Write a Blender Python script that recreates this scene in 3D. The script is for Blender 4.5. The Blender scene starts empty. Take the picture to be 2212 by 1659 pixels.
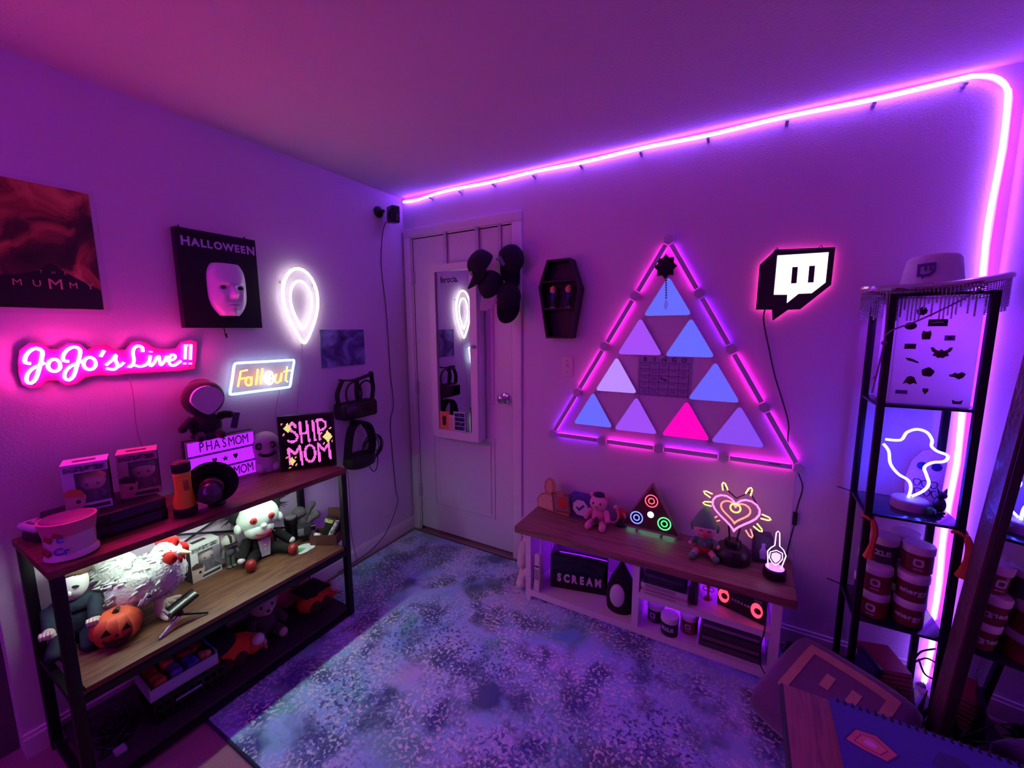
import bpy, bmesh, math, random
from mathutils import Vector, Matrix
R = random.Random(7)
PI = math.pi
scene = bpy.context.scene
C = scene.collection

# ------------------------------------------------------------------ camera
cam_d = bpy.data.cameras.new('camera'); cam = bpy.data.objects.new('camera', cam_d); C.objects.link(cam)
YAW, PITCH, ROLL = -0.5181, -0.1330, -0.0048
FW = Vector((math.sin(YAW)*math.cos(PITCH), math.cos(YAW)*math.cos(PITCH), math.sin(PITCH)))
RT = Vector((math.cos(YAW), -math.sin(YAW), 0)); UP = RT.cross(FW)
RT2 = RT*math.cos(ROLL)+UP*math.sin(ROLL); UP2 = UP*math.cos(ROLL)-RT*math.sin(ROLL)
cam.matrix_world = Matrix((( RT2.x, UP2.x, -FW.x, 2.0527), (RT2.y, UP2.y, -FW.y, -2.1229), (RT2.z, UP2.z, -FW.z, 1.4478), (0, 0, 0, 1)))
cam_d.sensor_width = 36; cam_d.lens = 36*876/2212; cam_d.clip_start = 0.01
scene.camera = cam

# ------------------------------------------------------------------ world, exposure
world = bpy.data.worlds.new('world'); scene.world = world; world.use_nodes = True
world.node_tree.nodes['Background'].inputs[0].default_value = (0.02, 0.01, 0.03, 1)
world.node_tree.nodes['Background'].inputs[1].default_value = 0.2
scene.view_settings.view_transform = 'Standard'; scene.view_settings.look = 'None'
scene.view_settings.gamma = 1; scene.view_settings.exposure = 0.40
scene.view_settings.use_curve_mapping = False
scene.cycles.use_denoising = True
scene.cycles.max_bounces = 5
scene.cycles.diffuse_bounces = 3
scene.cycles.glossy_bounces = 3
scene.cycles.transparent_max_bounces = 6
scene.cycles.use_adaptive_sampling = True
scene.cycles.adaptive_threshold = 0.22
scene.cycles.adaptive_min_samples = 16
scene.cycles.light_sampling_threshold = 0.02
scene.cycles.sample_clamp_indirect = 6
scene.cycles.caustics_reflective = False; scene.cycles.caustics_refractive = False

# ------------------------------------------------------------------ light colours and levels (linear RGB, emission strength)
VIOLET = (0.17, 0.008, 1.0)
PINK = (1.0, 0.06, 0.62)
L_STRIP = 25.0     # LED tube along the ceiling line and down the corner
L_REAR = 34.0      # unseen fill tube added around the rear left corner
L_JOJO = 44.0      # pink neon script
L_WHITE = 3.2      # white neon
L_SHELF = 42.0     # cool white bar under the shelf top
L_BAR = 5.5        # light bars of the big triangle
L_PANEL = 0.75     # triangle panels
L_CONSOLE = 30.0    # violet tape behind the console

# ------------------------------------------------------------------ materials
def lin(c):
    f = lambda v: v/12.92 if v <= .04045 else ((v+.055)/1.055)**2.4
    return tuple(f(v/255) for v in c)
MATS = {}
def mat(name, col, rough=.6, metal=0, var=.12, scale=30, bump=0, bscale=80, trans=0, alpha=1, coat=0, sheen=0):
    """principled material with a little procedural colour variation and optional fine relief; col is sRGB 0-255"""
    if name in MATS: return MATS[name]
    m = bpy.data.materials.new(name); m.use_nodes = True; MATS[name] = m
    nt = m.node_tree; b = nt.nodes['Principled BSDF']
    tc = nt.nodes.new('ShaderNodeTexCoord'); nz = nt.nodes.new('ShaderNodeTexNoise'); nz.inputs['Scale'].default_value = scale
    nz.inputs['Detail'].default_value = 1
    nt.links.new(tc.outputs['Object'], nz.inputs['Vector'])
    mx = nt.nodes.new('ShaderNodeMix'); mx.data_type = 'RGBA'
    c = lin(col); mx.inputs[6].default_value = (*[v*(1-var) for v in c], 1); mx.inputs[7].default_value = (*[min(1, v*(1+var)) for v in c], 1)
    nt.links.new(nz.outputs['Fac'], mx.inputs[0]); nt.links.new(mx.outputs[2], b.inputs['Base Color'])
    b.inputs['Roughness'].default_value = rough; b.inputs['Metallic'].default_value = metal
    b.inputs['Transmission Weight'].default_value = trans; b.inputs['Alpha'].default_value = alpha
    b.inputs['Coat Weight'].default_value = coat; b.inputs['Sheen Weight'].default_value = sheen
    if bump:
        n2 = nt.nodes.new('ShaderNodeTexNoise'); n2.inputs['Scale'].default_value = bscale; n2.inputs['Detail'].default_value = 1
        nt.links.new(tc.outputs['Object'], n2.inputs['Vector'])
        bp = nt.nodes.new('ShaderNodeBump'); bp.inputs['Strength'].default_value = bump; bp.inputs['Distance'].default_value = .004
        nt.links.new(n2.outputs['Fac'], bp.inputs['Height']); nt.links.new(bp.outputs['Normal'], b.inputs['Normal'])
    return m
def emat(name, rgb, strength, body=(230, 230, 235), sample=True):
    """a lamp surface: emits rgb (linear) times strength, with a faintly uneven gloss"""
    if name in MATS: return MATS[name]
    m = bpy.data.materials.new(name); m.use_nodes = True; MATS[name] = m
    nt = m.node_tree; b = nt.nodes['Principled BSDF']
    b.inputs['Base Color'].default_value = (*lin(body), 1); b.inputs['Roughness'].default_value = .4
    tc = nt.nodes.new('ShaderNodeTexCoord'); nz = nt.nodes.new('ShaderNodeTexNoise'); nz.inputs['Scale'].default_value = 6
    nt.links.new(tc.outputs['Object'], nz.inputs['Vector'])
    mr = nt.nodes.new('ShaderNodeMapRange'); mr.inputs[3].default_value = .3; mr.inputs[4].default_value = .5
    nt.links.new(nz.outputs['Fac'], mr.inputs[0]); nt.links.new(mr.outputs[0], b.inputs['Roughness'])
    b.inputs['Emission Strength'].default_value = strength
    b.inputs['Emission Color'].default_value = (*rgb, 1)
    m.cycles.emission_sampling = 'FRONT' if sample else 'NONE'
    return m
def ramp_mat(name, stops, scale=4, detail=6, distort=0, rough=.7, stretch=(1, 1, 1), bump=0, kind='noise', coat=0):
    """principled material coloured by a noise or wave texture through a colour ramp (sRGB stops)"""
    if name in MATS: return MATS[name]
    m = bpy.data.materials.new(name); m.use_nodes = True; MATS[name] = m
    nt = m.node_tree; b = nt.nodes['Principled BSDF']; b.inputs['Roughness'].default_value = rough; b.inputs['Coat Weight'].default_value = coat
    tc = nt.nodes.new('ShaderNodeTexCoord'); mp = nt.nodes.new('ShaderNodeMapping'); mp.inputs['Scale'].default_value = stretch
    nt.links.new(tc.outputs['Object'], mp.inputs['Vector'])
    nz = nt.nodes.new('ShaderNodeTexNoise' if kind == 'noise' else 'ShaderNodeTexWave')
    nz.inputs['Scale'].default_value = scale; nz.inputs['Detail'].default_value = detail; nz.inputs['Distortion'].default_value = distort
    nt.links.new(mp.outputs[0], nz.inputs['Vector'])
    rp = nt.nodes.new('ShaderNodeValToRGB'); e = rp.color_ramp.elements
    while len(e) < len(stops): e.new(.5)
    for q, (p, c) in zip(e, stops): q.position = p; q.color = (*lin(c), 1)
    nt.links.new(nz.outputs['Fac'], rp.inputs[0]); nt.links.new(rp.outputs[0], b.inputs['Base Color'])
    if bump:
        bp = nt.nodes.new('ShaderNodeBump'); bp.inputs['Strength'].default_value = bump; bp.inputs['Distance'].default_value = .003
        nt.links.new(nz.outputs['Fac'], bp.inputs['Height']); nt.links.new(bp.outputs['Normal'], b.inputs['Normal'])
    return m

# ------------------------------------------------------------------ mesh builder: every call adds a shape, build() links ONE object
class G:
    def __init__(s): s.bm = bmesh.new()
    def _x(s, vs, M):
        if M is not None:
            for v in vs: v.co = M @ v.co
        return s
    def box(s, x0, x1, y0, y1, z0, z1, bev=0, M=None, seg=2):
        r = bmesh.ops.create_cube(s.bm, size=1)['verts']
        for v in r: v.co = Vector(((x0+x1)/2+v.co.x*(x1-x0), (y0+y1)/2+v.co.y*(y1-y0), (z0+z1)/2+v.co.z*(z1-z0)))
        if bev:
            ed = list({e for v in r for e in v.link_edges})
            g = bmesh.ops.bevel(s.bm, geom=ed, offset=bev, segments=seg, affect='EDGES', profile=.5)
            r = list({v for f in g['faces'] for v in f.verts})
        return s._x(r, M)
    def cyl(s, p0, p1, r0, r1=None, n=16, cap=True):
        p0, p1 = Vector(p0), Vector(p1); d = p1-p0
        r1 = r0 if r1 is None else r1
        M = Matrix.Translation((p0+p1)/2) @ d.to_track_quat('Z', 'Y').to_matrix().to_4x4()
        bmesh.ops.create_cone(s.bm, cap_ends=cap, segments=n, radius1=r0, radius2=r1, depth=d.length, matrix=M); return s
    def ball(s, c, r, n=16, m=10, M=None, fuzz=0):
        r = (r, r, r) if not hasattr(r, '__len__') else r
        vs = bmesh.ops.create_uvsphere(s.bm, u_segments=n, v_segments=m, radius=1)['verts']
        for v in vs:
            k = 1+(R.random()-.5)*fuzz
            v.co = Vector((v.co.x*r[0]*k, v.co.y*r[1]*k, v.co.z*r[2]*k))
        if M is not None:
            for v in vs: v.co = M @ v.co
        for v in vs: v.co += Vector(c)
        return s
    def tube(s, pts, r, n=8, closed=False, taper=None):
        P = [Vector(p) for p in pts]
        if len(P) < 2: return s
        rings = []; N = len(P); prev = None
        for i, p in enumerate(P):
            a = P[(i-1) % N] if (closed or i > 0) else P[0]; b = P[(i+1) % N] if (closed or i < N-1) else P[-1]
            t = (b-a); t = t.normalized() if t.length > 1e-9 else Vector((0, 0, 1))
            if prev is None:
                u = t.orthogonal().normalized()
            else:
                u = prev-t*prev.dot(t); u = u.normalized() if u.length > 1e-6 else t.orthogonal().normalized()
            prev = u; w = t.cross(u)
            rr = r if taper is None else r*taper[min(i, len(taper)-1)]
            rings.append([s.bm.verts.new(p+(u*math.cos(2*PI*k/n)+w*math.sin(2*PI*k/n))*rr) for k in range(n)])
        for i in range(N if closed else N-1):
            A, B = rings[i], rings[(i+1) % N]
            for k in range(n): s.bm.faces.new((A[k], A[(k+1) % n], B[(k+1) % n], B[k]))
        if not closed:
            s.bm.faces.new(rings[0][::-1]); s.bm.faces.new(rings[-1])
        return s
    def prism(s, poly, y0, y1, M=None):
        """polygon in the local x-z plane, extruded from y0 to y1"""
        A = [s.bm.verts.new((x, y0, z)) for x, z in poly]; B = [s.bm.verts.new((x, y1, z)) for x, z in poly]
        n = len(poly)
        s.bm.faces.new(A); s.bm.faces.new(B[::-1])
        for i in range(n): s.bm.faces.new((A[i], B[i], B[(i+1) % n], A[(i+1) % n]))
        return s._x(A+B, M)
    def ring(s, poly, inner, y0, y1):
        """frame between two outlines with the same number of points"""
        n = len(poly)
        V = [[s.bm.verts.new((x, y, z)) for x, z in q] for q in (poly, inner) for y in (y0, y1)]
        o0, o1, i0, i1 = V
        for k in range(n):
            j = (k+1) % n
            s.bm.faces.new((o0[k], o0[j], i0[j], i0[k])); s.bm.faces.new((o1[j], o1[k], i1[k], i1[j]))
            s.bm.faces.new((o0[j], o0[k], o1[k], o1[j])); s.bm.faces.new((i0[k], i0[j], i1[j], i1[k]))
        return s
    def lathe(s, prof, n=24, c=(0, 0, 0), M=None):
        rings = [[s.bm.verts.new((c[0]+r*math.cos(2*PI*k/n), c[1]+r*math.sin(2*PI*k/n), c[2]+z)) for k in range(n)] for r, z in prof]
        for A, B in zip(rings, rings[1:]):
            for k in range(n): s.bm.faces.new((A[k], A[(k+1) % n], B[(k+1) % n], B[k]))
        s.bm.faces.new(rings[0][::-1]); s.bm.faces.new(rings[-1])
        return s._x([v for r_ in rings for v in r_], M)
    def quad(s, pts):
        s.bm.faces.new([s.bm.verts.new(p) for p in pts]); return s
    def sheet(s, f, nu, nv, thick=0):
        """surface f(u,v) with u,v in 0..1; thick adds a second skin along local +y"""
        V = [[s.bm.verts.new(f(i/nu, j/nv)) for j in range(nv+1)] for i in range(nu+1)]
        for i in range(nu):
            for j in range(nv): s.bm.faces.new((V[i][j], V[i+1][j], V[i+1][j+1], V[i][j+1]))
        return s
    def text(s, body, size, M, depth=.001, bold=0, align='CENTER', space=1.0, xs=1.0):
        cu = bpy.data.curves.new('t', 'FONT'); cu.body = body; cu.size = size; cu.extrude = depth/2; cu.offset = bold
        cu.align_x = align; cu.align_y = 'CENTER'; cu.space_character = space; cu.resolution_u = 3
        ob = bpy.data.objects.new('t', cu); me = bpy.data.meshes.new_from_object(ob)
        T = M @ Matrix(((xs, 0, 0, 0), (0, 0, -1, 0), (0, 1, 0, 0), (0, 0, 0, 1)))
        me.transform(T); s.bm.from_mesh(me)
        bpy.data.objects.remove(ob); bpy.data.curves.remove(cu); bpy.data.meshes.remove(me)
        return s
    def build(s, name, m, parent=None, smooth=True, xf=None):
        bmesh.ops.recalc_face_normals(s.bm, faces=s.bm.faces[:])
        me = bpy.data.meshes.new(name); s.bm.to_mesh(me); s.bm.free()
        if xf is not None: me.transform(xf)
        me.materials.append(m)
        if smooth:
            me.polygons.foreach_set('use_smooth', [True]*len(me.polygons))
            try: me.set_sharp_from_angle(angle=math.radians(38))
            except Exception: pass
        o = bpy.data.objects.new(name, me); C.objects.link(o)
        if parent is not None: o.parent = parent
        return o
def tag(o, label, cat=None, group=None):
    o['label'] = label
    if cat: o['category'] = cat
    if group: o['group'] = group
    return o
def thing(name, label, cat, loc=(0, 0, 0), rz=0, group=None, rot=None):
    o = bpy.data.objects.new(name, None); C.objects.link(o); o.empty_display_size = .05
    o.location = loc; o.rotation_euler = rot if rot else (0, 0, rz)
    return tag(o, label, cat, group)
def struct(name, g, m, parent=None, **k):
    o = g.build(name, m, parent, **k)
    if parent is None: o['kind'] = 'structure'
    return o
def dup(root, loc, rz, label, group=None):
    r = root.copy(); C.objects.link(r); r.location = loc; r.rotation_euler = (0, 0, rz); r['label'] = label
    if group: r['group'] = group
    for ch in list(root.children):
        c = ch.copy(); C.objects.link(c); c.parent = r
        for q in list(ch.children):
            d = q.copy(); C.objects.link(d); d.parent = c
    return r
T = Matrix.Translation
def RX(a): return Matrix.Rotation(a, 4, 'X')
def RY(a): return Matrix.Rotation(a, 4, 'Y')
def RZ(a): return Matrix.Rotation(a, 4, 'Z')
def smooth_path(pts, k=6, closed=False):
    """Catmull-Rom through the points"""
    P = [Vector(p) for p in pts]; n = len(P); out = []
    g = (lambda i: P[i % n]) if closed else (lambda i: P[max(0, min(n-1, i))])
    for i in range(n if closed else n-1):
        a, b, c, d = g(i-1), g(i), g(i+1), g(i+2)
        for j in range(k):
            t = j/k
            out.append(.5*((2*b)+(c-a)*t+(2*a-5*b+4*c-d)*t*t+(3*b-a-3*c+d)*t**3))
    if not closed: out.append(P[-1])
    return out
HALF = PI/2   # things on the left wall are turned by this, so that local -y looks into the room

# ------------------------------------------------------------------ room shell
W, H, YB = 2.817, 2.3211, -3.35
wallm = mat('painted_plaster', (222, 202, 224), .75, bump=.25, bscale=140, var=.03, scale=3)
ceilm = mat('ceiling_paint', (224, 204, 222), .85, bump=.5, bscale=110, var=.03, scale=3)
trimm = mat('white_trim_paint', (232, 226, 230), .45, var=.03)
carpetm = mat('mauve_carpet', (172, 132, 138), .95, bump=1, bscale=420, var=.35, scale=260)
struct('floor', G().box(-.12, W+.12, YB-.12, .12, -.1, 0), carpetm, smooth=False)
struct('ceiling', G().box(-.12, W+.12, YB-.12, .12, H, H+.1), ceilm, smooth=False)
struct('wall_left', G().box(-.12, 0, -1.9, .12, 0, H).box(-.12, 0, YB, -2.7, 0, H).box(-.12, 0, -2.7, -1.9, 2.06, H), wallm, smooth=False)
DX0, DX1, DZ = .079, .846, 2.055
struct('wall_back', G().box(0, DX0, 0, .12, 0, H).box(DX1, W, 0, .12, 0, H).box(DX0, DX1, 0, .12, DZ, H), wallm, smooth=False)
struct('wall_right', G().box(W, W+.12, YB, .12, 0, H), wallm, smooth=False)
struct('wall_rear', G().box(-.12, W+.12, YB-.12, YB, 0, H), wallm, smooth=False)
# closet door, only its edge shows at the far left
cl = struct('door_2', G().box(-.10, -.07, -2.7, -1.9, 0, 2.06), mat('closet_door_paint', (96, 78, 92), .6, var=.05), smooth=False)
bsm = trimm
def baseboard(name, x0, x1, y0, y1, nx, ny):
    g = G().box(x0, x1, y0, y1, 0, .07)
    g.box(x0 if nx <= 0 else x0, x1-(.005 if nx > 0 else 0), y0+(.005 if ny < 0 else 0), y1, .07, .085)
    return struct(name, g, bsm, smooth=False)
baseboard('baseboard_left', 0, .013, -1.9, 0, 1, 0)
baseboard('baseboard_back', .92, W, -.013, 0, 0, -1)
baseboard('baseboard_right', W-.013, W, YB, 0, -1, 0)
# door casing and jamb
cas = G()
for x0, x1 in ((.013, .072), (.853, .914)):
    cas.box(x0, x1, -.017, 0, 0, 2.062, bev=.004)
cas.box(.013, .914, -.018, 0, 2.062, 2.118, bev=.004)
cas.box(DX0-.007, DX0, -.004, .11, 0, DZ+.007); cas.box(DX1, DX1+.007, -.004, .11, 0, DZ+.007); cas.box(DX0, DX1, -.004, .11, DZ, DZ+.007)
struct('trim_1', cas, trimm)
door = bpy.data.objects.new('door_1', None); C.objects.link(door); door['kind'] = 'structure'
doorm = mat('white_door_paint', (222, 218, 224), .5, var=.02, bump=.12, bscale=200)
G().box(DX0+.004, DX1-.004, .001, .036, .025, DZ-.006).build('slab', doorm, door, smooth=False)
def arch(x0, x1, z0, z1, rise, n=12):
    p = [(x0, z0), (x1, z0), (x1, z1)]
    for k in range(1, n): p.append((x1+(x0-x1)*k/n, z1+rise*math.sin(PI*k/n)))
    return p+[(x0, z1)]
for z0, z1, rise in ((.22, .76, 0.0001), (.98, 1.80, .075)):
    out = arch(.215, .715, z0, z1, rise); inn = arch(.245, .685, z0+.03, z1-.03, rise); inn2 = arch(.262, .668, z0+.047, z1-.047, rise*.95)
    g = G().ring(out, arch(.222, .708, z0+.007, z1-.007, rise), -.005, .002).ring(inn, inn2, -.004, .002)
    g.prism(inn2, -.003, .003)
    g.build('panel', doorm, door)
kn = G().lathe([(.034, 0), (.034, .004), (.028, .008), (.012, .012), (.011, .028), (.02, .034), (.027, .045), (.027, .056), (.018, .064), (.006, .066)], 24, M=T((.795, .001, 1.03)) @ RX(PI/2)).build('door_knob', mat('brushed_chrome', (205, 200, 205), .18, 1, var=.05), door)
G().cyl((.795, -.072, 1.03), (.795, -.064, 1.03), .007, n=12).box(.7935, .7965, -.0735, -.07, 1.026, 1.034).build('lock_button', MATS['brushed_chrome'], kn)
for z in (.30, 1.05, 1.80):
    G().cyl((DX0-.001, -.008, z-.045), (DX0-.001, -.008, z+.045), .007, n=10).box(DX0-.016, DX0+.014, -.006, -.001, z-.043, z+.043).build('hinge', mat('painted_hinge', (200, 190, 200), .4, .3), door)

# ------------------------------------------------------------------ LED tube along the ceiling line and down the corner
stripm = emat('violet_led_tube', VIOLET, L_STRIP)
pts = []
for i in range(41):
    x = .03+(2.68-.03)*i/40
    dip = .012*math.exp(-((x-.12)/.12)**2)+.003*math.sin(x*11)
    pts.append((x, -.020, H-.022-dip))
for a in range(1, 10):
    t = a/10*PI/2; pts.append((2.68+.09*math.sin(t), -.020, H-.022-.09*(1-math.cos(t))))
for i in range(25): pts.append((2.77+.004*math.sin(i*.9), -.020, H-.112-(H-.112-.30)*i/24))
led = thing('led_tube', 'glowing violet LED tube running along the ceiling edge and down the corner', 'led strip')
corem = emat('white_hot_tube', (1.0, .68, 1.0), 1.25)
G().tube(pts, .0075, 6).build('light_tube', corem, led)
G().tube([(x, -.009, z+(.009 if x < 2.7 else 0)) if z > H-.06 else (x+.011, -.009, z) for x, y, z in pts[::2]], .0055, 6).build('back_glow', stripm, led)
low = [(2.775, -.025, .26), (2.775, -.03, .18), (2.77, -.03, .08), (2.765, -.04, .03)]
G().tube(low, .0085, 8).build('light_tube', corem, led)
G().tube([(x+.012, y+.014, z) for x, y, z in low], .0055, 6).build('back_glow', stripm, led)
clipm = mat('clear_clip', (200, 190, 220), .3)
for x in (.27, .50, .74, 1.0, 1.27, 1.57, 1.86, 2.15, 2.42, 2.66):
    G().box(x-.006, x+.006, -.012, -.001, H-.05, H-.012).box(x-.006, x+.006, -.034, -.006, H-.046, H-.040).build('clip', clipm, led, smooth=False)
rear = thing('rear_fill_tube', 'added unseen orchid fill tube around the rear left ceiling corner', 'led strip')  # out of view, added as fill for the ceiling and walls
G().tube([(.03, -2.15-i*.1, H-.05) for i in range(12)]+[(.06+i*.1, YB+.03, H-.05) for i in range(14)], .010, 6).build('light_tube', emat('rear_fill_glow', (.52, .016, 1.0), L_REAR), rear)

# ------------------------------------------------------------------ rug
def rug_material():
    m = bpy.data.materials.new('mottled_rug'); m.use_nodes = True; nt = m.node_tree; b = nt.nodes['Principled BSDF']; N = nt.nodes.new; L = nt.links.new
    b.inputs['Roughness'].default_value = .95; b.inputs['Sheen Weight'].default_value = .2
    tc = N('ShaderNodeTexCoord')
    def noise(sc, det, dis=0, off=0):
        mp = N('ShaderNodeMapping'); mp.inputs['Location'].default_value = (off, off*1.7, 0); L(tc.outputs['Object'], mp.inputs[0])
        z = N('ShaderNodeTexNoise'); z.inputs['Scale'].default_value = sc; z.inputs['Detail'].default_value = det; z.inputs['Distortion'].default_value = dis
        L(mp.outputs[0], z.inputs['Vector']); return z.outputs['Fac']
    def ramp(fac, stops, const=False):
        r = N('ShaderNodeValToRGB'); e = r.color_ramp.elements
        while len(e) < len(stops): e.new(.5)
        for q, (p, c) in zip(e, stops): q.position = p; q.color = (*lin(c), 1)
        L(fac, r.inputs[0]); return r.outputs[0]
    def mix(f, a, b_):
        x = N('ShaderNodeMix'); x.data_type = 'RGBA'; L(f, x.inputs[0]); L(a, x.inputs[6]); L(b_, x.inputs[7]); return x.outputs[2]
    big = ramp(noise(2.6, 5, .6), [(.30, (96, 168, 220)), (.41, (124, 214, 196)), (.49, (160, 216, 246)), (.60, (190, 214, 250)), (.72, (224, 200, 236))])
    dark = ramp(noise(3.4, 6, 1.2, 4), [(.38, (70, 96, 150)), (.62, (98, 140, 130))])
    bw = lambda f, a, c: ramp(f, [(a, (0, 0, 0)), (c, (255, 255, 255))])
    c1 = mix(bw(noise(6, 12, .3, 9), .46, .60), big, dark)
    light = ramp(noise(8, 3, 0, 2), [(.4, (230, 250, 250)), (.6, (244, 250, 250))])
    spk = noise(78, 2, .2, 3); patch = noise(4.5, 3, .3, 12)
    mm = N('ShaderNodeMath'); mm.operation = 'MULTIPLY'; L(bw(spk, .52, .60), mm.inputs[0]); L(bw(patch, .36, .54), mm.inputs[1])
    c2 = mix(mm.outputs[0], c1, light)
    spk2 = noise(70, 2, .3, 21); m3 = N('ShaderNodeMath'); m3.operation = 'MULTIPLY'; L(bw(spk2, .53, .61), m3.inputs[0]); L(bw(noise(3, 3, .2, 31), .46, .62), m3.inputs[1])
    c3 = mix(m3.outputs[0], c2, ramp(noise(6, 2, 0, 40), [(.45, (84, 96, 150)), (.6, (84, 124, 184))]))
    L(c3, b.inputs['Base Color'])
    bp = N('ShaderNodeBump'); bp.inputs['Strength'].default_value = .6; bp.inputs['Distance'].default_value = .003; L(noise(420, 3), bp.inputs['Height']); L(bp.outputs[0], b.inputs['Normal'])
    return m
rug = thing('rug', 'mottled blue, teal and lavender rug covering the floor by the door', 'rug')
G().box(.05, 2.30, -1.525, -.052, 0.0005, .010, bev=.003).build('pile', rug_material(), rug)
G().tube([(.045, -.047, .005), (2.305, -.047, .005), (2.305, -1.53, .005), (.045, -1.53, .005)], .006, 8, closed=True).build('bound_edge', mat('dark_rug_binding', (40, 46, 70), .9), rug)
# ------------------------------------------------------------------ traced outlines, metres: (y, z) on the left wall, (x, z) on the door wall
JO = [[(-1.751,1.346),(-1.762,1.349),(-1.761,1.366),(-1.75,1.385),(-1.734,1.395),(-1.722,1.385),(-1.725,1.363),(-1.735,1.326),(-1.746,1.294),(-1.758,1.281),(-1.766,1.289),(-1.762,1.311),(-1.75,1.328),(-1.734,1.338),(-1.72,1.346)],[(-1.686,1.335),(-1.687,1.328),(-1.69,1.322),(-1.695,1.317),(-1.699,1.315),(-1.704,1.316),(-1.709,1.319),(-1.712,1.323),(-1.714,1.33),(-1.714,1.337),(-1.712,1.344),(-1.709,1.35),(-1.705,1.354),(-1.7,1.356),(-1.695,1.356),(-1.691,1.353),(-1.688,1.348),(-1.686,1.342),(-1.686,1.335)],[(-1.664,1.347),(-1.676,1.35),(-1.676,1.366),(-1.664,1.386),(-1.646,1.396),(-1.633,1.386),(-1.636,1.364),(-1.647,1.327),(-1.658,1.295),(-1.671,1.282),(-1.68,1.291),(-1.676,1.312),(-1.662,1.329),(-1.645,1.339),(-1.629,1.347)],[(-1.598,1.334),(-1.599,1.327),(-1.603,1.321),(-1.607,1.316),(-1.613,1.314),(-1.618,1.314),(-1.623,1.317),(-1.627,1.323),(-1.629,1.329),(-1.629,1.337),(-1.627,1.344),(-1.624,1.35),(-1.619,1.355),(-1.614,1.357),(-1.608,1.357),(-1.604,1.354),(-1.6,1.349),(-1.598,1.342),(-1.598,1.334)],[(-1.571,1.38),(-1.583,1.358)],[(-1.572,1.326),(-1.553,1.344),(-1.541,1.362),(-1.544,1.344),(-1.54,1.323),(-1.551,1.309),(-1.571,1.314)],[(-1.544,1.315),(-1.532,1.321),(-1.521,1.333)],[(-1.462,1.369),(-1.462,1.387),(-1.475,1.393),(-1.488,1.382),(-1.492,1.361),(-1.491,1.34),(-1.498,1.32),(-1.51,1.313),(-1.497,1.322),(-1.479,1.314),(-1.46,1.317),(-1.446,1.332)],[(-1.44,1.355),(-1.446,1.325),(-1.441,1.314),(-1.43,1.327),(-1.419,1.347)],[(-1.437,1.371),(-1.438,1.367)],[(-1.419,1.347),(-1.413,1.348),(-1.413,1.323),(-1.409,1.315),(-1.393,1.337),(-1.388,1.351)],[(-1.39,1.328),(-1.365,1.335),(-1.36,1.348),(-1.371,1.353),(-1.382,1.336),(-1.38,1.314),(-1.365,1.31),(-1.342,1.327)],[(-1.32,1.393),(-1.328,1.332)],[(-1.33,1.318),(-1.331,1.311)],[(-1.301,1.393),(-1.309,1.329)],[(-1.31,1.316),(-1.311,1.31)]]
JOP = [(-1.775,1.354),(-1.768,1.39),(-1.746,1.412),(-1.719,1.411),(-1.703,1.39),(-1.683,1.389),(-1.659,1.409),(-1.629,1.406),(-1.612,1.383),(-1.583,1.401),(-1.558,1.402),(-1.535,1.38),(-1.509,1.379),(-1.488,1.407),(-1.465,1.412),(-1.442,1.403),(-1.42,1.381),(-1.381,1.375),(-1.35,1.378),(-1.332,1.402),(-1.298,1.412),(-1.274,1.401),(-1.284,1.326),(-1.293,1.29),(-1.343,1.285),(-1.395,1.286),(-1.444,1.287),(-1.504,1.289),(-1.561,1.287),(-1.594,1.291),(-1.626,1.288),(-1.652,1.266),(-1.678,1.264),(-1.694,1.284),(-1.719,1.285),(-1.738,1.266),(-1.759,1.264),(-1.775,1.279),(-1.778,1.314)]
FY = [[(-1.134,1.191),(-1.115,1.262),(-1.085,1.265)],[(-1.124,1.227),(-1.099,1.229)],[(-1.072,1.21),(-1.074,1.202),(-1.078,1.195),(-1.084,1.192),(-1.09,1.193),(-1.095,1.197),(-1.098,1.204),(-1.098,1.213),(-1.096,1.221),(-1.092,1.228),(-1.086,1.231),(-1.081,1.23),(-1.076,1.226),(-1.073,1.219),(-1.072,1.21)],[(-1.069,1.232),(-1.075,1.191)],[(-1.038,1.266),(-1.054,1.19)],[(-1.016,1.268),(-1.033,1.191)],[(-0.951,1.234),(-0.96,1.205),(-0.955,1.191),(-0.939,1.195),(-0.923,1.237)],[(-0.923,1.237),(-0.933,1.193)],[(-0.893,1.267),(-0.907,1.196),(-0.896,1.189)],[(-0.913,1.242),(-0.875,1.245)]]
FW = [[(-0.97,1.216),(-0.972,1.204),(-0.977,1.194),(-0.985,1.188),(-0.992,1.187),(-1.0,1.19),(-1.006,1.198),(-1.009,1.208),(-1.01,1.22),(-1.007,1.232),(-1.002,1.242),(-0.995,1.248),(-0.987,1.25),(-0.98,1.247),(-0.974,1.239),(-0.97,1.229),(-0.97,1.216)],[(-0.975,1.245),(-0.996,1.219),(-0.983,1.218),(-1.002,1.189)]]
FB = [(-1.138,1.301),(-0.853,1.298),(-0.887,1.16),(-1.171,1.16)]
FP = [(-1.146,1.314),(-0.832,1.309),(-0.869,1.14),(-1.183,1.146)]
TW = [(2.146,1.776),(2.344,1.766),(2.342,1.62),(2.248,1.527),(2.206,1.526),(2.154,1.481),(2.149,1.528),(2.089,1.53),(2.091,1.718)]
TWI = [(2.152,1.751),(2.324,1.748),(2.323,1.63),(2.281,1.59),(2.237,1.59),(2.199,1.553),(2.198,1.588),(2.15,1.59)]
black = mat('matte_black', (14, 13, 17), .55, var=.2)
blackg = mat('gloss_black', (10, 9, 13), .2, var=.2)
cordm = mat('black_cord', (12, 11, 16), .5)
acry = mat('clear_acrylic', (110, 110, 125), .08, alpha=.05, var=.01)
greym = mat('grey_plastic', (120, 118, 126), .5)
whitep = mat('white_plastic', (228, 224, 230), .35, var=.03)
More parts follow.
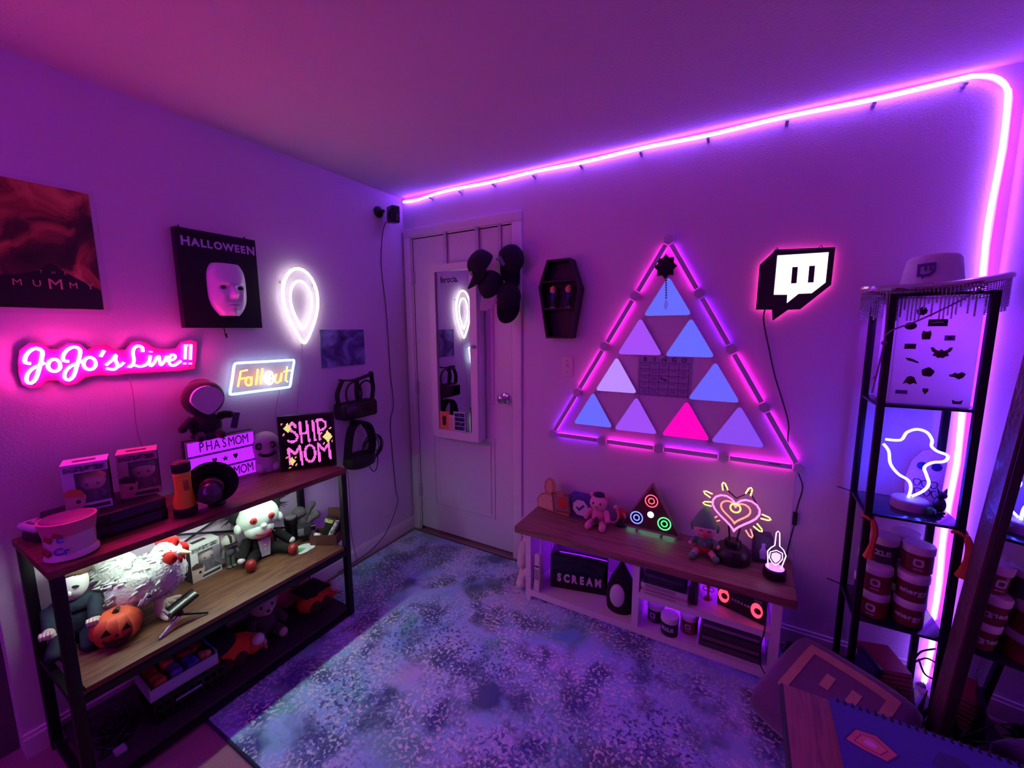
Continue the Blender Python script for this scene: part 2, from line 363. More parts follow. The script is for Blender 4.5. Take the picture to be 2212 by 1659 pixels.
chrome = MATS['brushed_chrome']
def on_left(y, z, x=.004): return (x, y, z)
# --- film poster
p = thing('film_poster', 'dark red film poster in white border reading THE MUMMY on left wall', 'poster', (.001, -1.8, 1.509), HALF)
G().box(-.045, .262, -.002, 0, 0, .436).build('border', mat('poster_paper', (214, 196, 220), .6, var=.03), p, smooth=False)
pm = ramp_mat('stormy_red_print', [(.30, (40, 14, 22)), (.44, (84, 30, 32)), (.54, (176, 84, 60)), (.68, (226, 130, 92))], 6.5, 7, 1.2, .35, (1.2, 1, 1))
G().box(-.045, .250, -.0035, -.0015, .018, .422).build('print', pm, p, smooth=False)
G().prism([(-.044, .019), (.249, .019), (.249, .088), (.20, .118), (.165, .142), (.132, .168), (.10, .140), (.05, .122), (-.044, .112)], -.0040, -.0034).build('silhouette', mat('dark_print', (26, 8, 16), .4), p, smooth=False)
tl = mat('poster_lettering', (226, 150, 130), .4)
for k, (ch, sz) in enumerate(zip('MUMMY', (.03, .03, .05, .03, .03))): G().text(ch, sz, T((.052+k*.0425, -.0045, .098)), .0006).build('letter', tl, p, smooth=False)
for k, ch in enumerate('THE'): G().text(ch, .013, T((.108+k*.028, -.0045, .138)), .0006).build('letter', tl, p, smooth=False)
# --- canvas with mask
p = thing('mask_canvas', 'black canvas lettered HALLOWEEN with a plain white face mask mounted on it', 'wall art', (.003, -1.1625, 1.462), HALF)
G().box(-.156, .156, -.036, 0, 0, .405, bev=.002).build('canvas', mat('black_canvas', (17, 15, 24), .8, bump=.3, bscale=300), p)
g = G()
for ch, x, s_ in zip('HALLOWEEN', (-.124, -.089, -.060, -.036, -.004, .037, .072, .097, .131), (.052, .044, .044, .044, .044, .044, .044, .044, .052)):
    G().text(ch, s_*.98, T((x, -.0366, .352)), .0008, bold=.0017, xs=.95).build('letter', mat('lavender_lettering', (200, 180, 226), .5), p, smooth=False)
def face(u, v):
    """plain full-face mask as a height field: u across, v up"""
    x = (u-.5)*2; z = (v-.5)*2
    w = .076*(1-abs(z)**(4.5 if z > 0 else 2.9)*(.30 if z > 0 else .52))
    d = .058*math.sqrt(max(0, 1-abs(x)**2.2))*(1-.25*abs(z)**3)
    nose = .030*math.exp(-(x/.17)**2)*math.exp(-((z+.20)/.13)**2)+.018*math.exp(-(x/.13)**2)*math.exp(-((z+.02)/.17)**2)
    brow = .012*math.exp(-((z-.25)/.10)**2)*math.exp(-((abs(x)-.30)/.30)**2)
    eye = -.015*math.exp(-((z-.08)/.09)**2)*math.exp(-((abs(x)-.40)/.17)**2)
    cheek = .007*math.exp(-((z+.2)/.2)**2)*math.exp(-((abs(x)-.5)/.2)**2)
    lip = .009*math.exp(-(x/.28)**2)*(math.exp(-((z+.52)/.05)**2)+math.exp(-((z+.64)/.055)**2))-.007*math.exp(-(x/.3)**2)*math.exp(-((z+.58)/.03)**2)
    chin = .012*math.exp(-(x/.25)**2)*math.exp(-((z+.86)/.12)**2)
    return (.014+x*w, -.036-d-(nose+brow+eye+cheek+lip+chin), .165+z*.112)
mk = G().sheet(face, 40, 48).build('mask', mat('white_mask_plastic', (228, 220, 228), .35, var=.03), p)
for sx in (-1, 1):
    c = face(.5+sx*.20, .54)
    G().ball((c[0]-sx*.002, c[1]-.0015, c[2]), (.0175, .005, .0085), M=RZ(-sx*.5)).build('eye_opening', mat('mask_hole', (5, 4, 8), .9), mk)
for x in (-.135, .12): G().tube([(x, -.004, .402), (x+.004, -.006, .418), (x+.012, -.004, .402)], .003, 6).build('hanger', black, p)
G().tube([(.0, -.01, .002), (.002, -.012, -.02), (.004, -.012, -.026)], .002, 6).cyl((.004, -.012, -.026), (.008, -.012, -.044), .006, .004, 8).build('pull_cord', cordm, p)
# --- neon signs (local x runs along the wall, local z up)
def neon_sign(name, label, y0, z0):
    return thing(name, label, 'neon sign', (.002, y0, z0), HALF)
def strokes(g, st, y0, z0, r, depth, k=4):
    for s_ in st:
        q = [(a-y0, -depth, b-z0) for a, b in s_]
        g.tube(q if len(q) < 4 or len(q) > 16 else smooth_path(q, 2 if len(q) > 10 else k), r, 6)
    return g
p = neon_sign('neon_script_sign', "pink neon sign on clear backing reading JoJo's Live!!", -1.53, 1.26)
G().prism([(a+1.53, b-1.26) for a, b in JOP][::-1], -.014, -.008).build('backing_plate', mat('pink_lit_plate', (250, 36, 116), .25, var=.02), p)  # clear plate; the neon's pink glow is put into its colour
for _s in JO: strokes(G(), [_s], -1.53, 1.26, .0052, .026).build('neon_tube', emat('pink_neon', (1.0, .027, .34), L_JOJO), p)
for x, z in ((-.2, .13), (.22, .13), (-.22, .02), (.22, .045)): G().cyl((x, 0, z), (x, -.016, z), .005, n=10).build('standoff', chrome, p)
G().tube(smooth_path([(.02, -.006, .04), (.03, -.004, -.05), (.028, -.004, -.2), (.05, -.004, -.38), (.03, -.004, -.46)]), .0012, 6).build('cable', mat('clear_cable', (150, 110, 160), .3), p)
p = neon_sign('neon_frame_sign', 'yellow Fallout neon lettering inside a pale blue slanted neon frame', -1.01, 1.15)
pl = [(a+1.01, b-1.15) for a, b in FP]
G().prism(pl[::-1], -.012, -.007).build('backing_plate', acry, p)
fb = [(a+1.01, -.024, b-1.15) for a, b in FB]; seg = []
for i in range(4):
    a, b = Vector(fb[i]), Vector(fb[(i+1) % 4])
    for t in (.05, .35, .65, .95): seg.append(a.lerp(b, t))
G().tube(smooth_path(seg, 3, True), .0055, 8, closed=True).build('frame_tube', emat('ice_blue_neon', (.35, .75, 1.0), L_WHITE*.85), p)
for _s in FY: strokes(G(), [_s], -1.01, 1.15, .0042, .024).build('letter_tube', emat('yellow_neon', (1.0, .50, .015), L_WHITE*.62, sample=False), p)
for _s in FW: strokes(G(), [_s], -1.01, 1.15, .004, .028).build('bolt_tube', emat('white_neon', (.95, 1.0, .88), L_WHITE), p)
for x, z in ((-.12, .15), (.15, .15), (-.15, .01), (.12, .01)): G().cyl((x, 0, z), (x, -.013, z), .004, n=10).build('standoff', chrome, p)
G().tube(smooth_path([(.08, -.005, 0), (.05, -.004, -.12), (.055, -.004, -.26)]), .0012, 6).build('cable', MATS['clear_cable'], p)
p = neon_sign('white_neon_sign', 'white neon sign of two nested egg-shaped loops beside the HALLOWEEN canvas', -.79, 1.38)
def egg(w, h, zc, n=28, low=.33):
    out = []
    for k in range(n):
        a = 2*PI*k/n; z = math.cos(a); t = (1-z)/2
        out.append((w*math.sin(a)*(1-(1-low)*t**2.2), zc+h*z))
    return out
eg = egg(.108, .192, .195); ei = egg(.066, .125, .20)
G().prism(egg(.125, .21, .195)[::-1], -.012, -.007).build('backing_plate', acry, p)
G().tube([(x, -.024, z) for x, z in eg], .0068, 8, closed=True).build('outer_tube', emat('white_neon_soft', (1.0, 1.0, .93), L_WHITE), p)
G().tube([(x, -.024, z) for x, z in ei], .0058, 8, closed=True).build('inner_tube', MATS['white_neon_soft'], p)
for x, z in ((-.09, .31), (.085, .31), (0, .02)): G().cyl((x, 0, z), (x, -.013, z), .004, n=10).build('standoff', chrome, p)
G().tube(smooth_path([(0, -.005, 0), (-.01, -.004, -.12), (-.04, -.004, -.25), (-.06, -.004, -.40)]), .0012, 6).build('cable', MATS['clear_cable'], p)
# --- small cloud print
p = thing('cloud_print', 'small unframed print of a cloudy blue sky on the left wall', 'picture', (.002, -.53, 1.24), HALF)
G().box(-.150, .150, -.004, 0, 0, .213).build('print', ramp_mat('cloud_print_ink', [(.32, (34, 28, 62)), (.46, (78, 78, 134)), (.6, (140, 146, 196)), (.74, (190, 190, 226))], 9, 7, .8, .4), p, smooth=False)
# --- headset on upper wall bracket
def strap(pts, w, t=.004):
    """flat band following a path, width w along local y"""
    g = G(); P = smooth_path(pts, 5); pr = []
    for i, q in enumerate(P):
        a, b = P[max(0, i-1)], P[min(len(P)-1, i+1)]; d = (b-a).normalized(); n = Vector((-d.z, 0, d.x))
        pr.append([g.bm.verts.new(q+n*t*sx+Vector((0, w/2*sy, 0))) for sx, sy in ((-1, -1), (1, -1), (1, 1), (-1, 1))])
    for A, B in zip(pr, pr[1:]):
        for k in range(4): g.bm.faces.new((A[k], A[(k+1) % 4], B[(k+1) % 4], B[k]))
    g.bm.faces.new(pr[0]); g.bm.faces.new(pr[-1][::-1])
    return g
fab = mat('black_strap_fabric', (16, 15, 22), .85, bump=.4, bscale=200)
p = thing('vr_headset', 'black virtual reality headset with looped straps on the upper wall hook', 'headset', (.004, -.50, .93), HALF)
G().box(-.13, .12, -.10, 0, 0.0, .10, bev=.02, seg=3).build('visor', black, p)
G().box(-.115, .105, -.103, -.098, .012, .085, bev=.002).build('front_plate', blackg, p)
strap([(-.125, -.05, .09), (-.132, -.05, .15), (-.112, -.05, .20), (-.09, -.05, .235)], .03).build('side_strap', fab, p)
strap([(.115, -.05, .09), (.128, -.05, .16), (.122, -.05, .22), (.118, -.05, .265)], .03).build('side_strap', fab, p)
strap([(-.10, -.05, .235), (-.02, -.05, .225), (.05, -.05, .235), (.12, -.05, .25)], .045).build('rear_strap', fab, p)
strap([(-.01, -.075, .225), (-.02, -.078, .16), (-.005, -.07, .09)], .03).build('top_strap', fab, p)
for sx in (-1, 1):
    G().tube([(sx*.045+.0+.055*math.cos(a), -.085, .15+.07*math.sin(a)) for a in [k*PI/10 for k in range(20)]], .006, 8, closed=True).build('controller_ring', black, p)
# --- headset with coiled cable on lower bracket
p = thing('tethered_headset', 'black headset with a coiled cable hanging on the lower wall hook', 'headset', (.004, -.50, .61), HALF)
G().lathe([(.0, .0), (.05, .002), (.085, .02), (.095, .05), (.09, .085), (.06, .10), (0, .104)], 20, M=T((-.03, -.085, .02)) @ Matrix.Diagonal((1.15, .75, .9, 1))).build('visor', black, p)
strap([(-.105, -.07, .08), (-.09, -.07, .18), (-.065, -.07, .26), (-.01, -.07, .295), (.06, -.07, .26), (.085, -.07, .17), (.07, -.07, .08)], .055, .007).build('head_strap', fab, p)
strap([(-.01, -.10, .29), (.02, -.12, .22), (.02, -.13, .10)], .03, .004).build('top_strap', fab, p)
g = G()
for k in range(5):
    a0 = R.random()*6; rr = .062+.008*R.random(); cx = .10+.012*R.random(); cz = .10+.02*R.random()
    G().tube([(cx+rr*math.cos(a), -.035-.006*k, cz+rr*1.05*math.sin(a)) for a in [q*PI/12 for q in range(24)]], .0032, 6, closed=True).build('cable_loop', cordm, p)
g.tube(smooth_path([(.06, -.04, .05), (.09, -.04, -.04), (.13, -.035, -.055), (.155, -.03, .0), (.15, -.03, .08)]), .0028, 6)
g.build('cable', cordm, p)
G().box(-.02, .02, -.045, 0, .272, .290, bev=.003).box(-.01, .01, -.006, 0, .25, .31).build('wall_hook', black, p)
tag(G().tube(smooth_path([(.012, -.56, .60), (.012, -.558, .4), (.008, -.563, .3), (.01, -.56, .2), (.03, -.55, .03)]), .0016, 6).build('thin_cable', cordm), 'thin black cable dropping from lower headset behind the shelf', 'cable')
# --- security camera and its cable
p = thing('security_camera', 'small black security camera mounted high beside the room corner', 'camera', (.002, -.195, 2.165), HALF)
G().lathe([(.034, 0), (.034, .006), (.03, .014), (.012, .02), (.009, .05)], 20, M=T((-.02, 0, .02)) @ RX(PI/2)).build('mount', black, p)
Mx = T((.03, -.075, .005)) @ RZ(-.45) @ RX(.12)
G().box(-.028, .028, -.055, .045, -.05, .05, bev=.009, seg=3, M=Mx).build('body', blackg, p)
G().cyl(Mx @ Vector((0, -.054, .012)), Mx @ Vector((0, -.0575, .012)), .018, n=20).build('lens', mat('lens_glass', (30, 30, 60), .05), p)
tag(G().tube(smooth_path([(.05, -.20, 2.125), (.02, -.205, 2.05), (.008, -.215, 1.85), (.008, -.19, 1.55), (.008, -.18, 1.18), (.008, -.165, .95), (.008, -.20, .80), (.008, -.18, .38), (.016, -.175, .25), (.02, -.28, .10), (.018, -.40, .03), (.018, -.52, .012), (.02, -.68, .008)], 8), .0024, 6).build('camera_cable', cordm), 'long black cable running from security camera down to the rug corner', 'cable')

# ================================================================== door wall
# --- hanging mirror cabinet on the door
p = thing('mirror_cabinet', 'white over-the-door cabinet with a mirror front and postcards tucked in', 'mirror', (.2885, -.012, .748))
cabm = mat('white_cabinet_paint', (226, 218, 224), .45, var=.02)
G().box(.004, .368, -.062, 0, 0.004, 1.10, bev=.002).build('body', cabm, p)
w_, h_ = .364, 1.104
G().ring([(0, 0), (w_, 0), (w_, h_), (0, h_)], [(.05, .052), (w_-.05, .052), (w_-.05, h_-.044), (.05, h_-.044)], -.080, -.060).build('door_frame', cabm, p, smooth=False)
mir = bpy.data.materials.new('mirror_glass'); mir.use_nodes = True
_b = mir.node_tree.nodes['Principled BSDF']; _b.inputs['Base Color'].default_value = (.86, .86, .88, 1); _b.inputs['Metallic'].default_value = 1; _b.inputs['Roughness'].default_value = .015
G().box(.05, w_-.05, -.068, -.064, .052, h_-.044).build('mirror_glass', mir, p, smooth=False)
G().text('ferocia.', .055, T((.155, -.0685, h_-.095)), .0006, bold=.0010, xs=.85).build('lettering', mat('black_decal', (10, 8, 14), .5), p, smooth=False)
G().ball((w_-.022, -.092, .60), .012, 12, 8).cyl((w_-.022, -.08, .6), (w_-.022, -.09, .6), .005, n=8).build('knob', chrome, p)
for x in (.078, .322):
    G().box(x-.012, x+.012, -.006, -.003, 1.09, 1.318).box(x-.012, x+.012, -.006, .05, 1.304, 1.307).build('strap', mat('painted_steel_strap', (206, 196, 210), .4, .2), p, smooth=False)
pc = G().box(.053, .128, -.0705, -.0685, .056, .172).build('postcard', mat('orange_card', (226, 120, 84), .6), p, smooth=False)
G().ball((.09, -.0715, .125), (.017, .0008, .016)).ball((.09, -.0715, .10), (.016, .0008, .02)).ball((.078, -.0715, .141), (.005, .0008, .006)).ball((.102, -.0715, .141), (.005, .0008, .006)).build('print', mat('dark_brown_ink', (46, 26, 34), .6), pc)
pc = G().box(.128, .176, -.0700, -.0685, .054, .155).build('postcard', mat('pink_card', (226, 180, 190), .6), p, smooth=False)
g = G()
for k in range(9): g.box(.134, .164-.006*(k % 3), -.0705, -.0700, .066+k*.0085, .0675+k*.0085)
g.build('printed_lines', mat('grey_ink', (130, 96, 120), .6), pc, smooth=False)
pc = G().box(.168, .262, -.0725, -.0705, .054, .18).build('postcard', mat('cream_card', (214, 206, 222), .6), p, smooth=False)
for k in range(4): G().box(.176, .256, -.0732, -.0724, .062+k*.029, .087+k*.029).build('photo', ramp_mat('landscape_print_%d' % k, [(.35, (12, 18, 44)), (.55, (30, 60, 110)), (.75, (110, 150, 190))], 30+7*k, 4), pc, smooth=False)
# --- caps on hooks
def cap(name, label, loc, rz, rx, col, visor, group='caps hung on the door'):
    t = thing(name, label, 'cap', loc, group=group, rot=(rx, 0, rz))
    cm = mat('cap_cloth_%s' % name, col, .85, bump=.3, bscale=160)
    def crown(u, v):
        a = u*2*PI; e = v*PI/2
        r = .076*math.cos(e)**.55; z = .085*math.sin(e)
        return (r*.94*math.cos(a), r*1.1*math.sin(a), z)
    c_ = G().sheet(crown, 28, 9).build('crown', cm, t)
    G().ball((0, 0, .086), (.007, .007, .005), 10, 6).build('button', cm, c_)
    vm = mat('cap_visor_%s' % name, visor, .8, bump=.2, bscale=160)
    def peak(u, v):
        a = PI*(.10+.80*u); r0 = .076; ext = .078*math.sin(a)**.5
        x = -(r0+0)*.94*math.cos(a)*(1-.04*v); y = -(r0*1.1)*math.sin(a)-v*ext
        return (x, y, .004-.018*(x/.08)**2*(.4+v)-.008*v)
    g = G().sheet(peak, 18, 5)
    q = g.bm.faces[:]; bmesh.ops.solidify(g.bm, geom=q, thickness=.004)
    g.build('visor', vm, t)
    return t
t = cap('baseball_cap', 'upper black cap with small white stitched patch hung on its side on door', (.872, -.072, 1.835), 1.1, 1.25, (16, 14, 24), (14, 12, 20))
G().box(-.035, .02, -.0015, .0015, -.008, .012, M=T((-.075, -.03, .03)) @ RZ(-1.2) @ RX(-.4)).build('patch', mat('stitched_patch', (110, 90, 150), .8, var=.5, scale=200), t, smooth=False)
t = cap('dark_baseball_cap', 'dark cap with grey front stitching and curved visor nearest the mirror', (.742, -.150, 1.805), -.45, .92, (24, 20, 34), (40, 38, 46))
for k, ch in enumerate('IM'): G().text(ch, .034, T((-.012+k*.022, -.0865, .036)) @ RX(-.42), .002, bold=.0008).build('letter', mat('grey_thread', (150, 146, 160), .8), t, smooth=False)
t = cap('white_visor_cap', 'dark cap with pale visor hanging below the other caps', (.790, -.125, 1.690), -.15, 1.0, (15, 14, 26), (226, 206, 222))
t = cap('navy_baseball_cap', 'lowest dark cap with dark visor partly hidden by the pale visor', (.872, -.085, 1.625), .3, 1.05, (14, 13, 26), (12, 11, 22))
hk = thing('cap_rack', 'slim white over-the-door rack strap holding the caps', 'rack', (.766, -.003, 1.56))
G().box(-.011, .011, -.005, -.002, 0, .502).box(-.011, .011, -.005, .05, .496, .499).build('strap', MATS['painted_steel_strap'], hk, smooth=False)
for k, z in enumerate((.05, .19, .30)): G().tube([(0, -.004, z), (0, -.03, z-.008), (0, -.045, z+.006)], .003, 6).build('hook', chrome, hk)
# --- coffin shelf
p = thing('coffin_shelf', 'black coffin-shaped wall shelf with two small figurines inside', 'shelf', (1.175, -.002, 1.40))
co = [(-.072, 0), (.072, 0), (.118, .262), (.062, .418), (-.070, .418), (-.120, .278)]
ci = [(x*.9, .21+(z-.21)*.955) for x, z in co]
cofm = mat('black_stained_wood', (20, 15, 22), .6, bump=.2, bscale=60)
G().ring(co, ci, -.075, 0).build('frame', cofm, p, smooth=False)
G().prism([(x*.97, .21+(z-.21)*.98) for x, z in co][::-1], -.008, -.002).build('back', cofm, p, smooth=False)
for z, w in ((.155, .092), (.300, .098)): G().box(-w, w, -.072, -.006, z, z+.008).build('shelf_board', cofm, p, smooth=False)
for sx, lab in ((-.045, 'left'), (.045, 'right')):
    f = thing('figurine', 'blond figurine in a blue suit, %s one in the coffin shelf' % lab, 'figurine', (1.175+sx, -.045, 1.5632), group='coffin shelf figurines')
    skin = mat('figurine_skin', (222, 160, 130), .5); blue = mat('figurine_blue', (30, 44, 120), .5)
    G().ball((-.008, -.006, .004), (.009, .013, .004), 10, 6).ball((.008, -.006, .004), (.009, .013, .004), 10, 6).build('shoes', whitep, f)
    G().cyl((-.007, 0, .004), (-.005, 0, .045), .0065, .007, 10).cyl((.007, 0, .004), (.005, 0, .045), .0065, .007, 10).build('legs', mat('figurine_dark', (20, 22, 60), .5), f)
    G().ball((0, 0, .06), (.014, .010, .021), 12, 8).tube([(-.012, 0, .072), (-.02, -.006, .056), (-.014, -.012, .048)], .0045, 6).tube([(.012, 0, .072), (.021, -.004, .06), (.012, -.013, .056)], .0045, 6).build('torso', blue, f)
    G().ball((0, -.001, .097), (.018, .017, .019), 14, 10).build('head', skin, f)
    G().ball((0, .003, .106), (.019, .017, .013), 12, 8).ball((.006, -.011, .114), (.010, .007, .006), 10, 6).build('hair', mat('figurine_hair', (226, 170, 80), .6), f)
# --- light switch
p = thing('light_switch', 'white toggle light switch below the coffin shelf', 'switch', (1.2, -.001, 1.243))
G().box(-.036, .036, -.006, 0, -.058, .058, bev=.004).build('wall_plate', mat('almond_plastic', (226, 208, 212), .4, var=.02), p)
G().box(-.006, .006, -.02, -.004, -.004, .014, bev=.002).build('toggle', MATS['almond_plastic'], p)
for z in (-.032, .032): G().cyl((0, -.005, z), (0, -.0075, z), .003, n=8).build('screw', chrome, p)
# --- triangle of light bars
TA, TB, TC = Vector((1.713, 0, 1.867)), Vector((1.122, 0, .849)), Vector((2.296, 0, .844))
p = thing('light_bar_triangle', 'large triangle of backlit wall light bars glowing pink and violet', 'wall light', (1.713, -.003, .845))
O = Vector((1.713, -.003, .845)); barm = mat('bar_grey_plastic', (196, 180, 204), .5, var=.03)
HOT = emat('hot_pink_bar_glow', (1.0, .012, .62), L_BAR); VIO = emat('violet_bar_glow', (.26, .008, 1.0), L_BAR)
seq = {(0): [(HOT, VIO)]*0}
sides = [(TA, TB, [(HOT, HOT), (HOT, HOT), (HOT, HOT), (VIO, VIO)]), (TA, TC, [(VIO, HOT), (VIO, VIO), (HOT, HOT), (HOT, VIO)]), (TB, TC, [(VIO, VIO), (HOT, HOT), (VIO, HOT), (HOT, HOT)])]
joints = []
for a, b, cols in sides:
    for k in range(4):
        q0, q1 = a.lerp(b, k/4)-O, a.lerp(b, (k+1)/4)-O; d = (q1-q0).normalized(); n = Vector((-d.z, 0, d.x))
        s0, s1 = q0+d*.026, q1-d*.026
        M_ = Matrix((( d.x, 0, n.x, 0), (0, 1, 0, 0), (d.z, 0, n.z, 0), (0, 0, 0, 1))); M_.translation = s0
        L_ = (s1-s0).length
        bar = G().box(0, L_, -.026, -.014, -.0105, .0105, bev=.003, M=M_).build('bar', barm, p)
        for off, ph in ((.011, cols[k][0]), (-.011, cols[k][1])):
            lo, hi = (off-.004, off) if off > 0 else (off, off+.004)
            G().box(.004, L_-.004, -.013, -.007, lo, hi, M=M_).build('glow_strip', ph, bar, smooth=False)
        joints.append(q0)
joints += [TB-O, TC-O]
seen = []
for q in joints:
    if any((q-s_).length < .01 for s_ in seen): continue
    seen.append(q)
    G().prism([(q.x+.024*math.cos(a), q.z+.024*math.sin(a)) for a in [PI/6+k*PI/3 for k in range(6)]][::-1], -.028, 0).build('connector', barm, p)
G().box(.50, .545, -.0266, -.0255, .012, .016, M=T((-.03, 0, -.01)) @ RY(.0)).build('logo_plate', mat('dark_logo', (70, 50, 90), .5), p, smooth=False)
G().tube(smooth_path([(.575, -.006, -.02), (.572, -.006, -.2), (.578, -.004, -.35), (.60, -.004, -.43)]), .002, 6).build('power_cord', mat('white_cord', (190, 160, 210), .5), p)
# --- triangle light panels, each its own lamp
cols = [(.115, .150, 1.0), (.36, .075, .90), (.125, .145, 1.0), (.50, .26, 1.0), (.14, .125, 1.0), (.13, .14, 1.0), (.34, .075, .90), (1.0, 0.0, .50), (.25, .07, .86)]
apx = [(1.719, 1.694, 'topmost'), (1.594, 1.500, 'left of the second row'), (1.828, 1.496, 'right of the second row'), (1.480, 1.301, 'far left, second row from bottom'), (1.943, 1.291, 'far right, second row from bottom'), (1.358, 1.105, 'bottom left corner'), (1.588, 1.098, 'second in the bottom row'), (1.829, 1.097, 'hot pink, third in the bottom row'), (2.054, 1.093, 'bottom right corner')]
pal = ['periwinkle', 'orchid', 'periwinkle', 'pale lilac', 'blue violet', 'cornflower', 'orchid', 'vivid', 'purple']
for k, ((x, z, where), c, pn) in enumerate(zip(apx, cols, pal)):
    t = thing('triangle_light_panel', '%s triangular light panel, %s' % (pn, where), 'wall light', (x, -.002, z), group='triangular light panels')
    hw, hh = .1045, .179
    def tri(s_, r=.012):
        P = [Vector((0, 0, .010)), Vector((hw*1.1, 0, -hh-.004)), Vector((-hw*1.1, 0, -hh-.004))]; cen = sum(P, Vector())/3; out = []
        P = [cen+(q-cen)*s_ for q in P]
        for i in range(3):
            a, b, c_ = P[i-1], P[i], P[(i+1) % 3]
            u, v = (a-b).normalized(), (c_-b).normalized()
            s0, s1 = b+u*.024*s_, b+v*.024*s_
            for j in range(6):
                f = j/5; q = s0*(1-f)**2+b*2*f*(1-f)+s1*f*f; out.append((q.x, q.z))
        return out
    G().prism(tri(1.0), -.010, 0).build('backing', mat('panel_white_plastic', (214, 204, 222), .5, var=.02), t)
    G().prism(tri(.965), -.0125, -.010).build('diffuser', emat('panel_glow_%d' % k, c, L_PANEL, body=(70, 60, 84)), t)
# links between panels
lk = thing('panel_links', 'grey connector tabs and bare mounts between the light panels', 'wall light', (1.7, -.001, 1.1))
for x, z in ((1.62, 1.513), (1.826, 1.508), (1.70, 1.312), (1.565, 1.315), (1.94, 1.30), (1.375, 1.113), (1.585, 1.105), (1.84, 1.10), (2.05, 1.10), (1.47, .913), (1.705, .905), (1.94, .898)):
    G().box(x-1.7-.014, x-1.7+.014, -.007, 0, z-1.1-.01, z-1.1+.01, bev=.002).build('tab', barm, lk)
# --- bingo card
p = thing('bingo_card', 'hand-drawn BINGO grid card pinned between the light panels', 'card', (1.715, -.001, 1.212))
G().box(-.127, .127, -.0025, 0, -.102, .102).build('sheet', mat('lilac_paper', (170, 150, 196), .7, var=.03), p, smooth=False)
ink = mat('violet_ink', (46, 30, 84), .7)
for k, ch in enumerate('BINGO'): G().text(ch, .03, T((-.092+k*.046, -.003, .084)), .0006, bold=.0006).build('letter', ink, p, smooth=False)
g = G()
for k in range(6):
    g.box(-.1155+k*.0462-.001, -.1155+k*.0462+.001, -.0032, -.0025, -.095, .068); g.box(-.1165, .1165, -.0032, -.0025, -.095+k*.0324, -.093+k*.0324)
g.build('grid_lines', ink, p, smooth=False)
g = G()
for i in range(5):
    for j in range(5):
        x = -.0924+i*.0462; z = -.078+j*.0324
        if (i, j) == (2, 2): g.text('Free', .018, T((x, -.003, z)) @ RY(.3), .0006, bold=.0006); continue
        for q in range(R.choice((1, 2, 2, 3))): g.box(x-.012-.004*R.random(), x+.010+.006*R.random(), -.0032, -.0025, z+.008-q*.007, z+.0095-q*.007)
g.build('handwriting', ink, p, smooth=False)
# --- hanging dark flower charm
p = thing('sun_charm', 'dark jagged rosette charm with a bead string and crystal drop', 'ornament', (1.703, -.004, 1.745))
st = []
for k in range(16):
    rr = .058 if k % 2 == 0 else .042
    st.append((rr*math.sin(k*PI/8)*.9, rr*math.cos(k*PI/8)))
G().prism(st, -.018, -.004).ball((0, -.018, 0), (.032, .012, .034), 14, 8, fuzz=.25).build('rosette', mat('dark_felt', (22, 10, 30), .9, bump=.6), p)
g = G()
for k in range(8): g.ball((.006+.0005*k, -.012, -.066-.0115*k), .0042, 8, 6)
g.build('beads', mat('dark_bead', (40, 40, 110), .15), p)
G().tube([(.0, -.01, -.05), (.009, -.012, -.16)], .0008, 5).build('string', cordm, p)
G().lathe([(.001, 0), (.008, -.014), (.010, -.026), (.006, -.044), (.001, -.050)], 8, (.010, -.013, -.155)).build('crystal_drop', mat('crystal', (225, 225, 240), .05, var=.02, trans=.6), p)
# --- logo sign
p = thing('logo_wall_sign', 'black speech-bubble sign with a lit white face of two bars', 'light sign', (2.2, -.004, 1.48))
tw = [(x-2.2, z-1.48) for x, z in TW]; twi = [(x-2.2, z-1.48) for x, z in TWI]
G().prism(tw[::-1], -.040, -.016).build('black_board', black, p, smooth=False)
G().prism([(x*.97+.001, .14+(z-.14)*.97) for x, z in tw][::-1], -.014, -.010).build('backlight', emat('pink_backlight', (1.0, .05, .42), 5.0), p, smooth=False)
G().prism([(x*.9, .14+(z-.14)*.9) for x, z in tw][::-1], -.017, 0).build('wall_spacer', black, p, smooth=False)
fc = G().prism(twi[::-1], -.0425, -.040).build('lit_face', emat('white_sign_face', (.93, .90, 1.0), 1.05), p, smooth=False)
for x in (.017, .074): G().prism([(x-.0095, .153), (x+.0095, .153), (x+.0095, .219), (x-.0095, .219)], -.0440, -.0424).build('eye_bar', black, fc, smooth=False)
for x, z in ((-.05, .293), (.10, .287)): G().tube([(x-.012, -.02, z-.004), (x, -.015, z+.014), (x+.012, -.02, z-.006)], .002, 6).build('hanger', cordm, p)
c_ = G().tube(smooth_path([(-.077, -.02, .052), (-.078, -.008, 0), (-.05, -.006, -.12), (-.02, -.006, -.24), (.02, -.006, -.36), (.045, -.006, -.45), (.05, -.006, -.54), (.09, -.006, -.65), (.115, -.01, -.72), (.105, -.012, -.80), (.10, -.014, -.84)], 8), .0030, 6).build('power_cord', cordm, p)
G().box(.088, .106, -.024, -.008, -.90, -.84, bev=.004).build('inline_switch', black, c_)
G().tube(smooth_path([(.097, -.014, -.90), (.085, -.012, -1.0), (.075, -.012, -1.1)], 6), .003, 6).build('lower_cord', cordm, c_)
